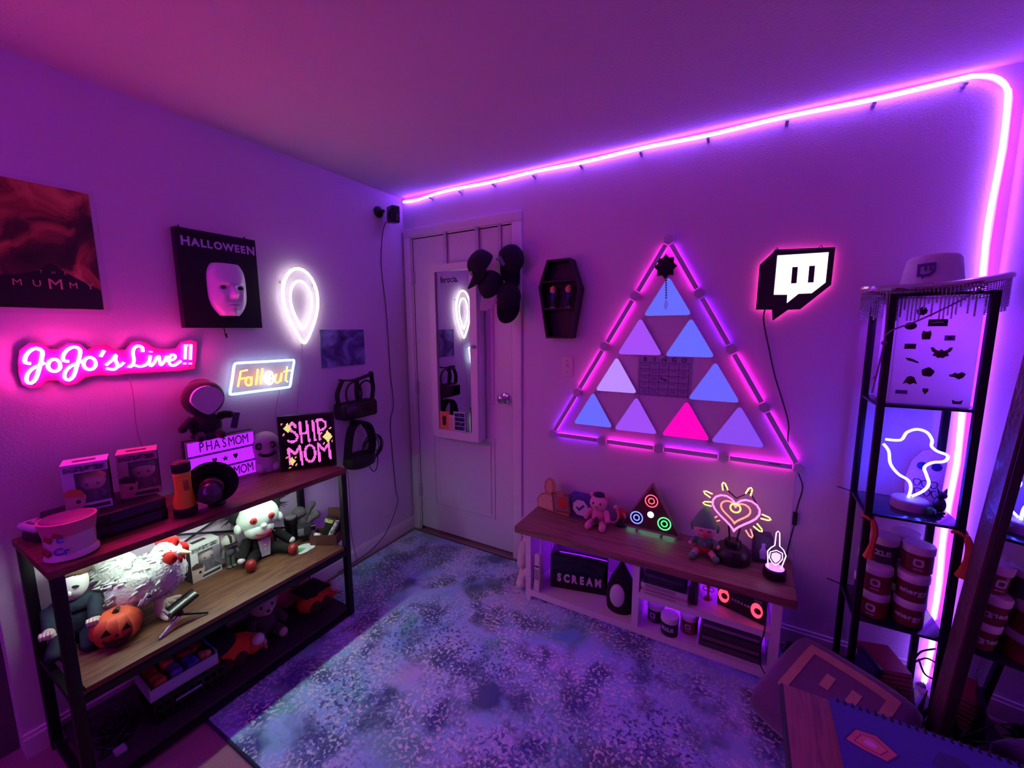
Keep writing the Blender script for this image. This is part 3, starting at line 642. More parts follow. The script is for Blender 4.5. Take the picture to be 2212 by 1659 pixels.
# ================================================================== left shelf unit and what stands on it
woodm = ramp_mat('rustic_wood', [(.25, (58, 34, 26)), (.45, (104, 66, 46)), (.6, (126, 84, 60)), (.75, (84, 52, 38))], 7, 8, 1.2, .5, (9, .9, 9), bump=.15)
steel = mat('black_steel', (13, 12, 17), .45, .3, var=.15)
ST, SM, SB = .78, .385, .06
sh = thing('shelf_unit', 'three-tier rustic wood and black steel shelf against the left wall', 'shelf', (0, 0, 0))
bt = G().box(.020, .402, -1.852, -.864, ST-.024, ST, bev=.002).build('shelf_board', woodm, sh)
G().box(.028, .396, -1.815, -.900, SM-.020, SM, bev=.002).build('shelf_board', woodm, sh)
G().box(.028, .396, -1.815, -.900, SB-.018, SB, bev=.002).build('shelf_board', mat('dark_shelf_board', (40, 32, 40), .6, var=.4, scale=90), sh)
for x in (.036, .388):
    for y in (-1.834, -.882):
        G().box(x-.014, x+.014, y-.014, y+.014, 0.012 if y > -1.5 else 0.002, ST-.024, bev=.002).build('post', steel, sh)
for z in (SM-.028, SB-.026):
    for y in (-1.834, -.882): G().box(.05, .374, y-.010, y+.010, z-.016, z+.006).build('end_rail', steel, sh, smooth=False)
    G().box(.390, .400, -1.82, -.896, z-.018, z+.006).build('front_rail', steel, sh, smooth=False)
for a, b in (((.028, -1.83, SM+.01), (.028, -.886, ST-.03)), ((.024, -1.83, ST-.03), (.024, -.886, SM+.01))): G().tube([a, b], .005, 6).build('cross_brace', steel, sh)
lb = thing('under_shelf_light', 'cool white LED bar fixed under the top shelf board', 'light', (.245, -1.36, ST-.0245))
G().box(-.012, .012, -.44, .40, -.010, 0).build('housing', whitep, lb, smooth=False)
G().box(-.008, .008, -.43, .39, -.0125, -.010).build('diffuser', emat('cool_white_led', (.80, 1.0, .86), L_SHELF), lb, smooth=False)
G().tube(smooth_path([(0, .06, -.01), (-.225, .07, -.06), (-.245, .06, -.14), (-.25, .075, -.2), (-.245, .06, -.27)]), .002, 6).build('cable', mat('white_cord2', (220, 220, 220), .5), lb)

# --- top shelf, from the left
p = thing('lidded_tin', 'small dark rounded tin with a white lid at the shelf corner', 'tin', (.10, -1.795, ST), .25)
G().box(-.042, .042, -.036, .036, 0, .035, bev=.012, seg=3).build('body', mat('dark_tin', (50, 36, 44), .4), p)
l_ = G().box(-.048, .048, -.042, .042, .035, .062, bev=.013, seg=3).build('lid', mat('cream_tin', (205, 190, 200), .4), p)
G().box(-.034, .034, -.03, .03, .0615, .0630).build('printed_top', ramp_mat('lid_print', [(.45, (60, 30, 60)), (.55, (200, 180, 196))], 60, 2, 0, .5), l_, smooth=False)
p = thing('candle_jar', 'wide glass candle jar with pink and cream wax at shelf front corner', 'candle', (.322, -1.783, ST))
G().lathe([(.046, 0), (.060, .006), (.060, .016), (.054, .024), (.057, .10), (.062, .112), (.0625, .116)], 32).build('jar', mat('frosted_jar_glass', (226, 196, 214), .2, var=.06), p)
G().lathe([(.0575, .078), (.0628, .113), (.064, .118), (.060, .119)], 32).build('pink_band', mat('pink_wax', (214, 110, 150), .35), p)
G().lathe([(.002, .1185), (.058, .1195), (.056, .1205), (.002, .1200)], 28).build('wax_top', mat('plum_wax', (120, 50, 110), .5), p)
for a, z, s_ in ((-1.05, .075, .010), (-1.25, .035, .012), (-.65, .085, .009), (-1.75, .02, .008)):
    G().box(-s_, s_, -.0015, .0015, -s_*.8, s_*.8, M=T((.0585*math.cos(a), .0585*math.sin(a), z)) @ RZ(a+HALF) @ RY(.5)).build('printed_square', mat('cinnamon_print', (150, 70, 50), .5), p, smooth=False)
for tx, z, sz in (('C', .07, .022), ('Cr', .036, .03)):
    G().text(tx, sz, RZ(-.55+HALF) @ T((0, -.0600, z)), .001, bold=.001).build('lettering', mat('blue_print', (90, 70, 200), .4), p, smooth=False)
p = thing('black_case', 'lower of two flat black cases stacked under the boxed figures', 'case', (.18, -1.66, ST), group='stacked black cases')
q = thing('black_case', 'upper of two flat black cases stacked under the boxed figures', 'case', (.18, -1.662, ST+.0402), group='stacked black cases')
for t_ in (p, q):
    G().box(-.11, .108, -.13, .128, 0, .040, bev=.003).build('shell', mat('case_black', (20, 17, 28), .45), t_)
    G().box(.108, .1095, -.10, -.03, .022, .025).box(.108, .1092, -.02, .11, .01, .03).build('spine_print', mat('case_print', (52, 44, 78), .4), t_, smooth=False)

def figure_carton(name, label, loc, rz, paper, back, hair, body_c, portrait, w=.115, d=.088, h=.16):
    """window box holding a plain large-headed vinyl figure; origin at the middle of the front bottom edge"""
    t = thing(name, label, 'box', loc, rz, group='window boxes with vinyl figures')
    pm_ = mat('carton_'+name, paper, .45, var=.05); dk = mat('carton_in_'+name, back, .6, var=.3)
    G().box(-w/2, w/2, .055, d, 0, h).box(-w/2, -w/2+.0015, 0, .056, 0, h).box(w/2-.0015, w/2, 0, .056, 0, .03).box(-w/2, w/2, 0, .056, 0, .002).build('carton', dk, t, smooth=False)
    tp = G().box(-w/2-.0005, w/2+.0005, -.0005, d+.0005, h, h+.0015).build('lid', pm_, t, smooth=False)
    G().box(-.03, .025, .03, .055, h+.0014, h+.0020).build('hang_slot', dk, tp, smooth=False)
    fr = G().box(-w/2, w/2, -.001, .001, h-.030, h).box(-w/2, -w/2+.028, -.001, .001, 0, h-.03).box(-w/2+.028, w/2, -.001, .001, 0, .026).build('front_card', pm_, t, smooth=False)
    G().box(-w/2+.006, w/2-.006, -.0018, -.0008, h-.025, h-.007).build('title_print', ramp_mat('title_'+name, [(.42, tuple(v*.35 for v in paper)), (.6, tuple(v*.8 for v in paper))], 90, 2, 0, .5), fr, smooth=False)
    G().box(-w/2+.036, w/2-.006, -.0018, -.0008, .007, .018).build('name_print', mat('name_'+name, tuple(v*.3 for v in paper), .5), fr, smooth=False)
    pr = G().prism([(-w/2+.001, .002), (-w/2+.03, .002), (-w/2+.043, .02), (-w/2+.05, .05), (-w/2+.04, .07), (-w/2+.018, .078), (-w/2+.001, .07)], -.0024, -.0012).build('portrait_print', mat('portrait_'+name, portrait, .5), fr, smooth=False)
    G().prism([(-w/2+.001, .058), (-w/2+.044, .052), (-w/2+.042, .072), (-w/2+.02, .082), (-w/2+.001, .074)], -.0030, -.0023).build('portrait_hair', mat('phair_'+name, hair, .5), pr, smooth=False)
    G().ball((-w/2+.030, -.0026, .036), (.006, .0008, .006), 10, 6).build('portrait_eye', black, pr)
    f = G().ball((.012, .030, .088), (.032, .024, .029), 16, 10).build('figure_head', mat('fskin_'+name, portrait, .5), t)
    G().ball((.012, .036, .102), (.034, .025, .022), 14, 8).build('figure_hair', mat('phair_'+name, hair, .5), f)
    for sx in (-1, 1): G().ball((.012+sx*.013, .0075, .085), (.004, .002, .0045), 8, 6).build('eye', black, f)
    G().cyl((.012, .03, .028), (.012, .03, .064), .014, .016, 12).box(-.004, .010, .02, .04, .003, .03, bev=.003).box(.014, .028, .02, .04, .003, .03, bev=.003).tube([(-.004, .03, .056), (-.014, .024, .042), (-.008, .018, .034)], .006, 6).tube([(.028, .03, .056), (.038, .024, .044), (.032, .016, .038)], .006, 6).build('figure_body', mat('fbody_'+name, body_c, .6), t)
    G().box(-w/2+.028, w/2-.0008, -.0004, .0002, .026, h-.03).build('clear_window', mat('window_film', (220, 220, 235), .08, alpha=.10), t, smooth=False)
    return t
figure_carton('figure_box', 'lilac window box with a figure, left one on the black cases', (.199, -1.704, ST+.0806), 1.256, (206, 176, 226), (70, 40, 66), (196, 120, 70), (60, 40, 100), (206, 150, 160), w=.108)
figure_carton('tan_figure_box', 'tan window box with a figure, right one on the black cases', (.2015, -1.572, ST+.0806), 1.218, (190, 140, 160), (56, 30, 56), (50, 30, 50), (80, 50, 50), (190, 130, 130), w=.108)
p = thing('flashlight', 'yellow and black flashlight standing on its lens on the top shelf', 'flashlight', (.312, -1.488, ST))
yel = mat('yellow_plastic', (250, 196, 46), .45)
G().lathe([(.030, 0), (.035, .004), (.036, .030), (.033, .034)], 24).build('lens_ring', black, p)
G().lathe([(.033, .034), (.034, .055), (.027, .085), (.025, .10), (.0255, .165)], 24).build('barrel', yel, p)
G().lathe([(.0265, .165), (.028, .17), (.028, .198), (.022, .203)], 24).build('end_cap', black, p)
G().box(.022, .029, -.008, .008, .10, .135, bev=.003).build('switch', mat('dark_yellow_plastic', (170, 100, 30), .5), p)
for k in range(3): G().lathe([(.0258, .140+k*.007), (.0268, .1415+k*.007), (.0258, .143+k*.007)], 20).build('grip_ring', yel, p)
p = thing('dish_microphone', 'black handheld dish microphone with a round grey body beside the flashlight', 'microphone', (.335, -1.405, ST))
Md = T((-.02, .01, .094)) @ RZ(-.60) @ RY(1.62)
G().lathe([(.018, -.014), (.05, -.006), (.084, .006), (.0845, .008), (.05, -.003), (.018, -.011)], 32, M=Md).build('dish', mat('soft_black_plastic', (26, 20, 32), .35), p)
G().lathe([(.012, -.012), (.030, 0), (.038, .02), (.037, .028), (.033, .034), (.035, .038), (.039, .055), (.036, .080), (.024, .094), (.002, .097)], 24, M=Md @ RY(.35)).build('body', mat('smoky_plastic', (58, 44, 70), .22), p)
G().lathe([(.0385, .026), (.0392, .029), (.0375, .032)], 24, M=Md @ RY(.35)).build('trim_ring', mat('copper_ring', (150, 80, 70), .3, .6), p)
G().tube([(-.03, .02, .09), (-.028, .02, .05), (-.028, .02, .012)], .011, 10, taper=[1, 1, 1.3]).lathe([(.028, 0), (.03, .006), (.024, .012)], 18, (-.028, .02, 0)).build('handle', black, p)
# light box
p = thing('light_box', 'violet cinema light box with black letters PHASMOM and hearts', 'light box', (.066, -1.24, ST), 1.496)
w, h = .268, .208
G().box(-w/2, w/2, .001, .040, 0, h, bev=.003).build('case', mat('box_black', (26, 18, 32), .5), p)
G().ring([(-w/2, 0), (w/2, 0), (w/2, h), (-w/2, h)], [(-w/2+.006, .006), (w/2-.006, .006), (w/2-.006, h-.006), (-w/2+.006, h-.006)], -.004, .001).build('bezel', mat('pale_bezel', (214, 190, 226), .4), p, smooth=False)
G().box(-w/2+.006, w/2-.006, -.001, .0012, .006, h-.006).build('lit_panel', emat('violet_panel', (.52, .012, 1.0), .72), p, smooth=False)
for z in (h/3, 2*h/3): G().box(-w/2+.006, w/2-.006, -.005, -.001, z-.004, z+.004).build('letter_rail', mat('violet_rail', (150, 90, 200), .3), p, smooth=False)
lt = mat('black_letter_tile', (22, 10, 40), .5)
for k, ch in enumerate('PHASMOM'): G().text(ch, .060, T((-.078+k*.0285, -.0022, h*5/6)), .0008, xs=.62).build('letter', lt, p, smooth=False)
for k, ch in enumerate('PMOM'): G().text(ch, .060, T((.018+k*.0285, -.0022, h/6)), .0008, xs=.62).build('letter', lt, p, smooth=False)
def heart(cx, cz, s_, n=20):
    return [(cx+s_*.062*16*math.sin(t)**3*.1*10/1.6, cz+s_*.1*(13*math.cos(t)-5*math.cos(2*t)-2*math.cos(3*t)-math.cos(4*t))*.62) for t in [2*PI*k/n for k in range(n)]]
def star(cx, cz, r, n=5, r2=.42): return [(cx+(r if k % 2 == 0 else r*r2)*math.sin(k*PI/n), cz+(r if k % 2 == 0 else r*r2)*math.cos(k*PI/n)) for k in range(2*n)]
for x in (-.035, .047): G().prism(heart(x, h/2+.002, .0145), -.0030, -.0018).build('heart', lt, p, smooth=False)
G().prism(star(.006, h/2, .013), -.0030, -.0018).build('star', lt, p, smooth=False)
# hooded doll on the light box
def limb(g, a, b, r0, r1, n=10): g.tube(smooth_path([a, [(a[i]+b[i])/2+(0, 0, .004)[i] for i in range(3)], b], 3), 1, n, taper=[r0+(r1-r0)*k/6 for k in range(7)]); g.ball(b, r1*1.02, 10, 8); return g
p = thing('hooded_plush', 'black hooded plush doll with a blank pale face sitting on the light box', 'plush toy', (.060, -1.292, ST+.209), HALF-.12)
bkp = mat('black_plush', (24, 18, 26), .95, bump=.7, bscale=180, sheen=.3)
G().ball((0, 0, .055), (.060, .038, .062), 20, 12, fuzz=.03).ball((0, -.005, .015), (.062, .042, .022), 18, 8).build('body', bkp, p)
G().ball((0, 0, .175), (.078, .055, .078), 24, 16).ball((0, .012, .205), (.055, .04, .055), 18, 10).build('hood', bkp, p)
G().prism([(.058*math.sin(a)*(1-.42*max(0, -math.cos(a))), .172+.060*math.cos(a)) for a in [2*PI*k/24 for k in range(24)]], -.059, -.040).build('face_panel', mat('pale_felt', (206, 190, 206), .9, bump=.3), p)
limb(G(), (-.05, -.01, .09), (-.088, -.03, .062), .018, .017).build('arm', bkp, p)
limb(G(), (.05, -.01, .09), (.082, -.03, .095), .018, .016).build('arm', bkp, p)
for sx in (-1, 1): limb(G(), (sx*.03, -.02, .02), (sx*.038, -.055, .016), .02, .016).build('leg', bkp, p)
G().box(.086, .112, -.034, -.031, .03, .10, M=T((.1, -.03, .06)) @ RY(.25) @ T((-.1, .03, -.06))).build('swing_tag', mat('dark_card', (60, 44, 80), .5), p, smooth=False)
p = thing('ghost_plush', 'white ghost plush with ringed dark eyes beside the pixel display', 'plush toy', (.075, -1.062, ST), 1.2)
gw = mat('white_plush', (214, 200, 206), .95, bump=.6, bscale=160)
G().ball((0, 0, .125), (.062, .050, .064), 20, 14).lathe([(.050, 0), (.055, .02), (.052, .06), (.058, .11)], 20).build('body', gw, p)
for sx in (-1, 1):
    e = G().ball((sx*.026-.004, -.043, .130), (.017, .006, .017), 14, 8).build('eye_patch', mat('charcoal_felt', (40, 30, 44), .9), p)
    G().ball((sx*.026-.004, -.0485, .129), (.009, .003, .009), 12, 8).build('eye', mat('dim_eye', (120, 104, 120), .5), e)
    limb(G(), (sx*.03, -.03, .03), (sx*.032, -.052, .016), .016, .014).build('foot', gw, p)
G().tube([(-.032, -.044, .094), (-.02, -.050, .086), (0, -.053, .083), (.02, -.050, .086), (.032, -.044, .094)], .008, 8).build('mouth', MATS['charcoal_felt'], p)
# pixel display
p = thing('pixel_display', 'square black pixel display with glowing pink letters SHIP MOM and yellow stars', 'display', (.2405, -.9495, ST), .93)
w = .244; h = .268
G().box(-w/2, w/2, .0, .030, 0, h, bev=.003).build('case', mat('display_black', (16, 13, 20), .4), p)
G().ring([(-w/2, 0), (w/2, 0), (w/2, h), (-w/2, h)], [(-w/2+.012, .012), (w/2-.012, .012), (w/2-.012, h-.012), (-w/2+.012, h-.012)], -.006, .001).build('frame', mat('frame_black', (22, 17, 26), .45), p, smooth=False)
G().box(-w/2+.012, w/2-.012, -.003, -.001, .012, h-.012).build('screen', mat('screen_glass', (10, 8, 14), .08), p, smooth=False)
ST_ = [[(.30, .21), (.29, .16), (.23, .145), (.195, .195), (.21, .265), (.28, .31), (.33, .385), (.29, .465), (.21, .475), (.16, .45)], [(.38, .135), (.395, .49)], [(.50, .12), (.525, .49)], [(.385, .345), (.515, .33)], [(.61, .125), (.63, .485)], [(.69, .12), (.72, .48)], [(.69, .12), (.77, .11), (.84, .175), (.84, .25), (.785, .30), (.71, .31)],
       [(.16, .87), (.155, .59), (.265, .70), (.355, .565), (.375, .90)], [(.525+.09*math.cos(k*PI/10), .72+.155*math.sin(k*PI/10)) for k in range(21)], [(.69, .88), (.675, .555), (.78, .69), (.87, .58), (.89, .86)]]
NP = 56
def pix(mask_fn, name, m_):
    g = G(); c_ = 1/NP
    for i in range(NP):
        for j in range(NP):
            u, v = (i+.5)*c_, (j+.5)*c_
            if mask_fn(u, v):
                x0, x1 = (u-.5-c_*.47)*w, (u-.5+c_*.47)*w; z0, z1 = (1-v-c_*.47)*h, (1-v+c_*.47)*h
                g.quad([(x0, -.0036, z0), (x1, -.0036, z0), (x1, -.0036, z1), (x0, -.0036, z1)])
    o = g.build(name, m_, p, smooth=False); o['kind'] = 'stuff'; return o
def segd(u, v, a, b):
    dx, dy = b[0]-a[0], b[1]-a[1]; t = max(0, min(1, ((u-a[0])*dx+(v-a[1])*dy)/(dx*dx+dy*dy+1e-12)))
    return math.hypot(u-a[0]-t*dx, v-a[1]-t*dy)
def in_star(u, v):
    for cx, cy, r in ((.165, .22, .10), (.865, .44, .13), (.20, .83, .085)):
        dx, dy = abs(u-cx-.25*(v-cy)*0), abs(v-cy)
        if (dx/(r*.72))**.85+(dy/r)**.85 < 1.0: return True
    return False
SPK = [(.07, .14), (.24, .12), (.09, .33), (.92, .28), (.75, .36), (.95, .53), (.79, .56), (.12, .75), (.26, .76), (.27, .90), (.15, .95)]
def in_spark(u, v): return any(abs((u-a)+(v-b)) < .016 and abs((u-a)-(v-b)) < .034 for a, b in SPK) and not in_star(u, v)
pix(lambda u, v: (not in_star(u, v)) and (not in_spark(u, v)) and min(segd(u, v, a, b) for s_ in ST_ for a, b in zip(s_, s_[1:])) < .023, 'pink_pixels', emat('pink_pixel', (.95, .16, .66), .75, sample=False))
pix(in_star, 'yellow_pixels', emat('yellow_pixel', (.90, .80, .10), .75, sample=False))
pix(in_spark, 'orange_pixels', emat('orange_pixel', (1.0, .32, .16), .75, sample=False))

# --- middle shelf
p = thing('masked_figure', 'seated doll in dark blue clothes with a plain white face and brown hair', 'doll', (.105, -1.757, SM), HALF-.40)
dkb = mat('dark_denim', (34, 46, 58), .9, bump=.4)
G().ball((0, .005, .075), (.062, .045, .075), 20, 12).ball((0, 0, .135), (.066, .04, .035), 18, 10).build('body', dkb, p)
hd = G().ball((.005, -.008, .215), (.042, .044, .058), 20, 14).cyl((0, 0, .14), (0, 0, .18), .02, n=12).build('head', mat('white_doll_face', (222, 224, 216), .5, var=.05), p)
G().ball((.005, .006, .248), (.045, .046, .032), 18, 10, fuzz=.12).ball((.005, -.028, .262), (.034, .018, .014), 14, 8, fuzz=.15).build('hair', mat('brown_hair', (96, 70, 56), .9, bump=.6), hd)
for sx in (-1, 1): G().ball((.005+sx*.016, -.049, .218), (.010, .004, .005), 10, 6, M=RY(sx*.2)).build('eye', mat('eye_dark', (20, 16, 20), .5), hd)
G().ball((.005, -.053, .200), (.006, .006, .010), 10, 6).build('nose', MATS['white_doll_face'], hd)
limb(G(), (-.055, -.01, .14), (-.045, -.075, .095), .022, .017).build('arm', dkb, p)
limb(G(), (.055, -.01, .14), (.06, -.078, .11), .022, .017).build('arm', dkb, p)
hm = mat('doll_hand', (214, 190, 176), .6)
for hx in (-.045, .06):
    g = G().ball((hx, -.088, .10), (.017, .014, .018), 12, 8)
    for k in range(4): g.tube([(hx-.014+k*.008, -.098, .112), (hx-.013+k*.008, -.110, .108), (hx-.012+k*.008, -.108, .096)], .0042, 6)
    g.tube([(hx+.014, -.092, .095), (hx+.018, -.104, .10)], .0045, 6).build('hand', hm, p)
for sx in (-1, 1): limb(G(), (sx*.035, -.02, .035), (sx*.040, -.09, .024), .03, .022).build('leg', dkb, p)
p = thing('carved_pumpkin', 'ribbed orange jack-o-lantern with a carved grin on the middle shelf', 'pumpkin', (.228, -1.690, SM), .35)
pk = G(); n = 60
def rib(a, e): return (1-.10*abs(math.sin(a*6))**.5*math.cos(e)**.6)
pk.sheet(lambda u, v: (.068*rib(u*2*PI, (v-.5)*PI)*math.cos((v-.5)*PI)**.72*math.cos(u*2*PI), .068*rib(u*2*PI, (v-.5)*PI)*math.cos((v-.5)*PI)**.72*math.sin(u*2*PI), .056+.056*math.sin((v-.5)*PI)-.012*max(0, (v-.86))*7*.6), 72, 18)
po = pk.build('shell', mat('orange_pumpkin', (214, 84, 52), .55, bump=.2), p)
G().tube([(0, 0, .098), (.004, .002, .112), (.012, .004, .120)], .008, 8, taper=[1.3, 1, .9]).build('stem', mat('dark_stem', (54, 52, 40), .8), p)
fa = -.62
def onp(x, z): return T((0, 0, 0)) @ RZ(fa+HALF) @ T((x, -.0615+.6*x*x*8, z))
cut = mat('carved_dark', (52, 12, 10), .8)
for x in (-.026, .024): G().prism([(-.013, -.008), (.013, -.008), (.003, .014)], -.004, .008, M=onp(x, .072)).build('eye_cut', cut, po, smooth=False)
G().prism([(-.006, -.005), (.006, -.005), (0, .008)], -.005, .006, M=onp(0, .056)).build('nose_cut', cut, po, smooth=False)
G().prism([(-.036, .012), (-.02, .004), (-.014, .010), (-.006, .003), (.006, .010), (.012, .003), (.022, .008), (.036, .014), (.026, -.006), (.010, -.012), (-.012, -.012), (-.028, -.004)], -.005, .012, M=onp(0, .034)).build('mouth_cut', cut, po, smooth=False)
# hen
p = thing('hen_plush', 'fluffy white hen plush with red comb standing on the middle shelf', 'plush toy', (.165, -1.562, SM), -.85); p.scale = (1.12, 1.12, 1.12)   # local +y is forward
fur = mat('white_fur', (224, 226, 222), .95, bump=1.0, bscale=130, sheen=.4)
def fluff(g, c, r, M=None, n=26, m=16, f=.07): return g.ball(c, r, n, m, M=M, fuzz=f)
g = G(); fluff(g, (0, -.01, .125), (.070, .095, .075), RX(.3)); fluff(g, (0, .035, .150), (.062, .062, .080), RX(-.2)); fluff(g, (0, .050, .200), (.042, .044, .052))
def tufts(g, cen, rad, n, L_=.020):
    for k in range(n):
        a = R.uniform(0, 2*PI); zz = R.uniform(-.75, .95); rr = math.sqrt(1-zz*zz)
        d_ = Vector((rr*math.cos(a), rr*math.sin(a), zz)); o_ = Vector(cen)+Vector((d_.x*rad[0], d_.y*rad[1], d_.z*rad[2]))*.97
        t_ = (d_*.55+Vector((0, -.8, -.45))).normalized()
        g.cyl(o_, o_+t_*L_*R.uniform(.8, 1.3), .0075, .001, 5, cap=False)
tufts(g, (0, -.01, .125), (.070, .095, .075), 150); tufts(g, (0, .035, .150), (.062, .062, .080), 110, .015); tufts(g, (0, .050, .200), (.042, .044, .052), 50, .010)
g.build('body', fur, p)
g = G(); fluff(g, (0, -.095, .165), (.048, .060, .070), RX(.4)); fluff(g, (0, -.120, .190), (.036, .036, .055), RX(.3)); tufts(g, (0, -.1, .17), (.046, .056, .068), 90, .022); g.build('tail', fur, p)
for sx in (-1, 1):
    g = G(); fluff(g, (sx*.064, -.035, .120), (.018, .082, .046), RX(.6)); tufts(g, (sx*.064, -.035, .120), (.018, .08, .05), 45, .020); g.build('wing', fur, p)
for sx, dy in ((-1, .0), (1, .03)):
    lg = G().tube([(sx*.03, dy, .07), (sx*.032, dy, .018)], .013, 10).build('leg', mat('pale_felt_foot', (224, 206, 192), .9), p)
    for k in (-1, 0, 1): G().tube([(sx*.032, dy, .012), (sx*.032+k*.024, dy+.030, .010), (sx*.032+k*.030, dy+.042, .009)], .009, 8, taper=[1.1, 1, .7]).build('toe', MATS['pale_felt_foot'], lg)
redf = mat('red_felt', (196, 24, 30), .9, bump=.3)
for k, (dy, r_) in enumerate(((.032, .010), (.048, .013), (.064, .013), (.080, .010))): G().ball((0, dy, .252-.002*abs(k-1.5)), (.008, r_*1.2, .019), 10, 8).build('comb_lobe', redf, p)
for sx in (-1, 1):
    G().ball((sx*.034, .078, .206), (.012, .022, .022), 12, 8).build('cheek', redf, p)
    G().ball((sx*.036, .068, .222), (.005, .006, .006), 10, 6).build('eye', mat('amber_eye', (120, 60, 20), .2), p)
G().cyl((0, .094, .208), (0, .124, .202), .010, .002, 10).build('beak', mat('cream_beak', (232, 210, 170), .5), p)
for sx in (-1, 1): G().ball((sx*.008, .092, .186), (.007, .008, .015), 10, 8).build('wattle', redf, p)
# phone tripod
p = thing('phone_tripod', 'small black folding phone tripod lying before the hen', 'tripod', (.318, -1.545, SM))
G().tube([(0, 0, .035), (.032, -.075, .005)], .0045, 8, taper=[1.2, 1]).build('leg', chrome, p)
G().tube([(0, 0, .035), (.03, .075, .005)], .0045, 8).build('leg', black, p)
G().tube([(0, 0, .035), (-.07, .0, .005)], .0045, 8).build('leg', black, p)
G().ball((0, 0, .04), .012, 12, 8).build('hub', black, p)
G().box(-.022, .022, -.05, .05, -.006, .006, bev=.003, M=T((-.01, .012, .068)) @ RX(.35) @ RY(.35)).build('phone_clamp', blackg, p)
G().box(-.024, .024, -.006, .002, 0, .02, bev=.002, M=T((.0, -.03, .055)) @ RX(.35)).build('clamp_jaw', greym, p)
figure_carton('white_figure_box', 'white and black window box with a figure on the middle shelf', (.078, -1.352, SM), 1.66, (226, 230, 226), (58, 52, 52), (80, 66, 58), (74, 72, 74), (204, 184, 168), w=.116, h=.155)
# small armoured figure
p = thing('helmet_figure', 'small grey figure with striped helmet standing by the white box', 'figurine', (.085, -1.262, SM), 1.45)
gm = mat('grey_figure', (96, 100, 96), .6, var=.2)
hl = G().ball((0, 0, .122), (.030, .028, .028), 18, 12).build('helmet', mat('cream_helmet', (190, 192, 178), .5), p)
G().box(-.004, .004, -.029, .0, .122, .152).box(-.026, .026, -.0285, -.02, .112, .119).build('helmet_stripe', mat('dark_stripe', (40, 42, 40), .5), hl, smooth=False)
G().ball((0, 0, .075), (.022, .016, .028), 14, 10).build('torso', gm, p)
limb(G(), (-.02, 0, .09), (-.032, -.012, .06), .008, .007).build('arm', gm, p); limb(G(), (.02, 0, .09), (.032, -.014, .062), .008, .007).build('arm', gm, p)
for sx in (-1, 1): G().cyl((sx*.010, 0, .008), (sx*.010, 0, .055), .009, .010, 10).ball((sx*.010, -.008, .006), (.010, .016, .006), 10, 6).build('leg', gm, p)
G().tube([(.032, -.016, .062), (.02, -.06, .004)], .0022, 6).build('staff', greym, p)
# suited doll
p = thing('suited_doll', 'large pale-headed doll in black suit and red bow tie with wild black hair', 'doll', (.105, -1.135, SM), 1.40)
suit = mat('black_suit_cloth', (17, 16, 18), .9, bump=.4); skinw = mat('pale_doll_skin', (206, 222, 208), .7, var=.04)
hd = G().ball((-.012, -.025, .205), (.088, .066, .080), 26, 18, M=RY(-.12)).ball((-.018, -.05, .155), (.062, .045, .045), 20, 12).build('head', skinw, p)
G().ball((-.012, -.092, .180), (.014, .014, .012), 12, 8).build('nose', skinw, hd)
for sx in (-1, 1):
    G().ball((-.012+sx*.036, -.084+.0, .212), (.016, .008, .015), 14, 10).build('eye', mat('red_button', (190, 40, 44), .3), hd)
    G().ball((-.012+sx*.036, -.0915, .212), (.006, .003, .006), 10, 8).build('pupil', black, hd)
    G().ball((-.012+sx*.086, -.035, .175), (.016, .02, .024), 14, 10).build('ear', skinw, hd)
G().tube([(-.05, -.082, .150), (-.035, -.093, .143), (-.015, -.097, .142), (.005, -.093, .145), (.018, -.085, .152)], .004, 8).build('mouth', mat('red_lips', (170, 30, 44), .5), hd)
hairm = mat('black_doll_hair', (16, 15, 17), .9)
for sx in (-1, 1):
    g = G().ball((-.012+sx*.075, .01, .235), (.036, .04, .055), 16, 10, fuzz=.25)
    for k in range(22):
        a = R.uniform(-1.2, 1.3); b_ = R.uniform(-.6, .6); L_ = R.uniform(.05, .085)
        o_ = Vector((-.012+sx*.075, .01, .235)); d_ = Vector((sx*math.cos(a), b_, math.sin(a))).normalized()
        g.tube([o_+d_*.02, o_+d_*L_], .004, 5, taper=[1, .2])
    g.build('hair_tuft', hairm, hd)
G().ball((0, 0, .062), (.066, .046, .068), 20, 12).build('body', suit, p)
G().prism([(-.018, .012), (.018, .012), (.026, .10), (-.026, .10)], -.050, -.030).build('shirt_front', mat('white_shirt', (214, 218, 212), .8), p)
G().prism([(-.03, .098), (0, .106), (.03, .098), (.03, .124), (0, .114), (-.03, .124)], -.062, -.046).build('bow_tie', mat('red_satin', (150, 20, 30), .5), p)
for k in range(2): G().ball((0, -.052, .045+k*.022), .0035, 8, 6).build('button', whitep, p)
limb(G(), (-.058, -.01, .095), (-.098, -.055, .045), .024, .02).build('arm', suit, p); limb(G(), (.058, -.01, .095), (.105, -.045, .05), .024, .02).build('arm', suit, p)
for hx, hy, hz in ((-.105, -.066, .040), (.114, -.056, .046)): G().ball((hx, hy, hz), (.016, .016, .014), 12, 8).build('cuff_hand', whitep, p)
for sx, ex in ((-1, -.075), (1, .085)):
    limb(G(), (sx*.03, -.02, .03), (ex, -.085, .024), .027, .022).build('leg', suit, p)
    G().ball((ex*1.12, -.115, .026), (.022, .026, .028), 14, 10).build('shoe', mat('red_shoe', (150, 36, 40), .4), p)
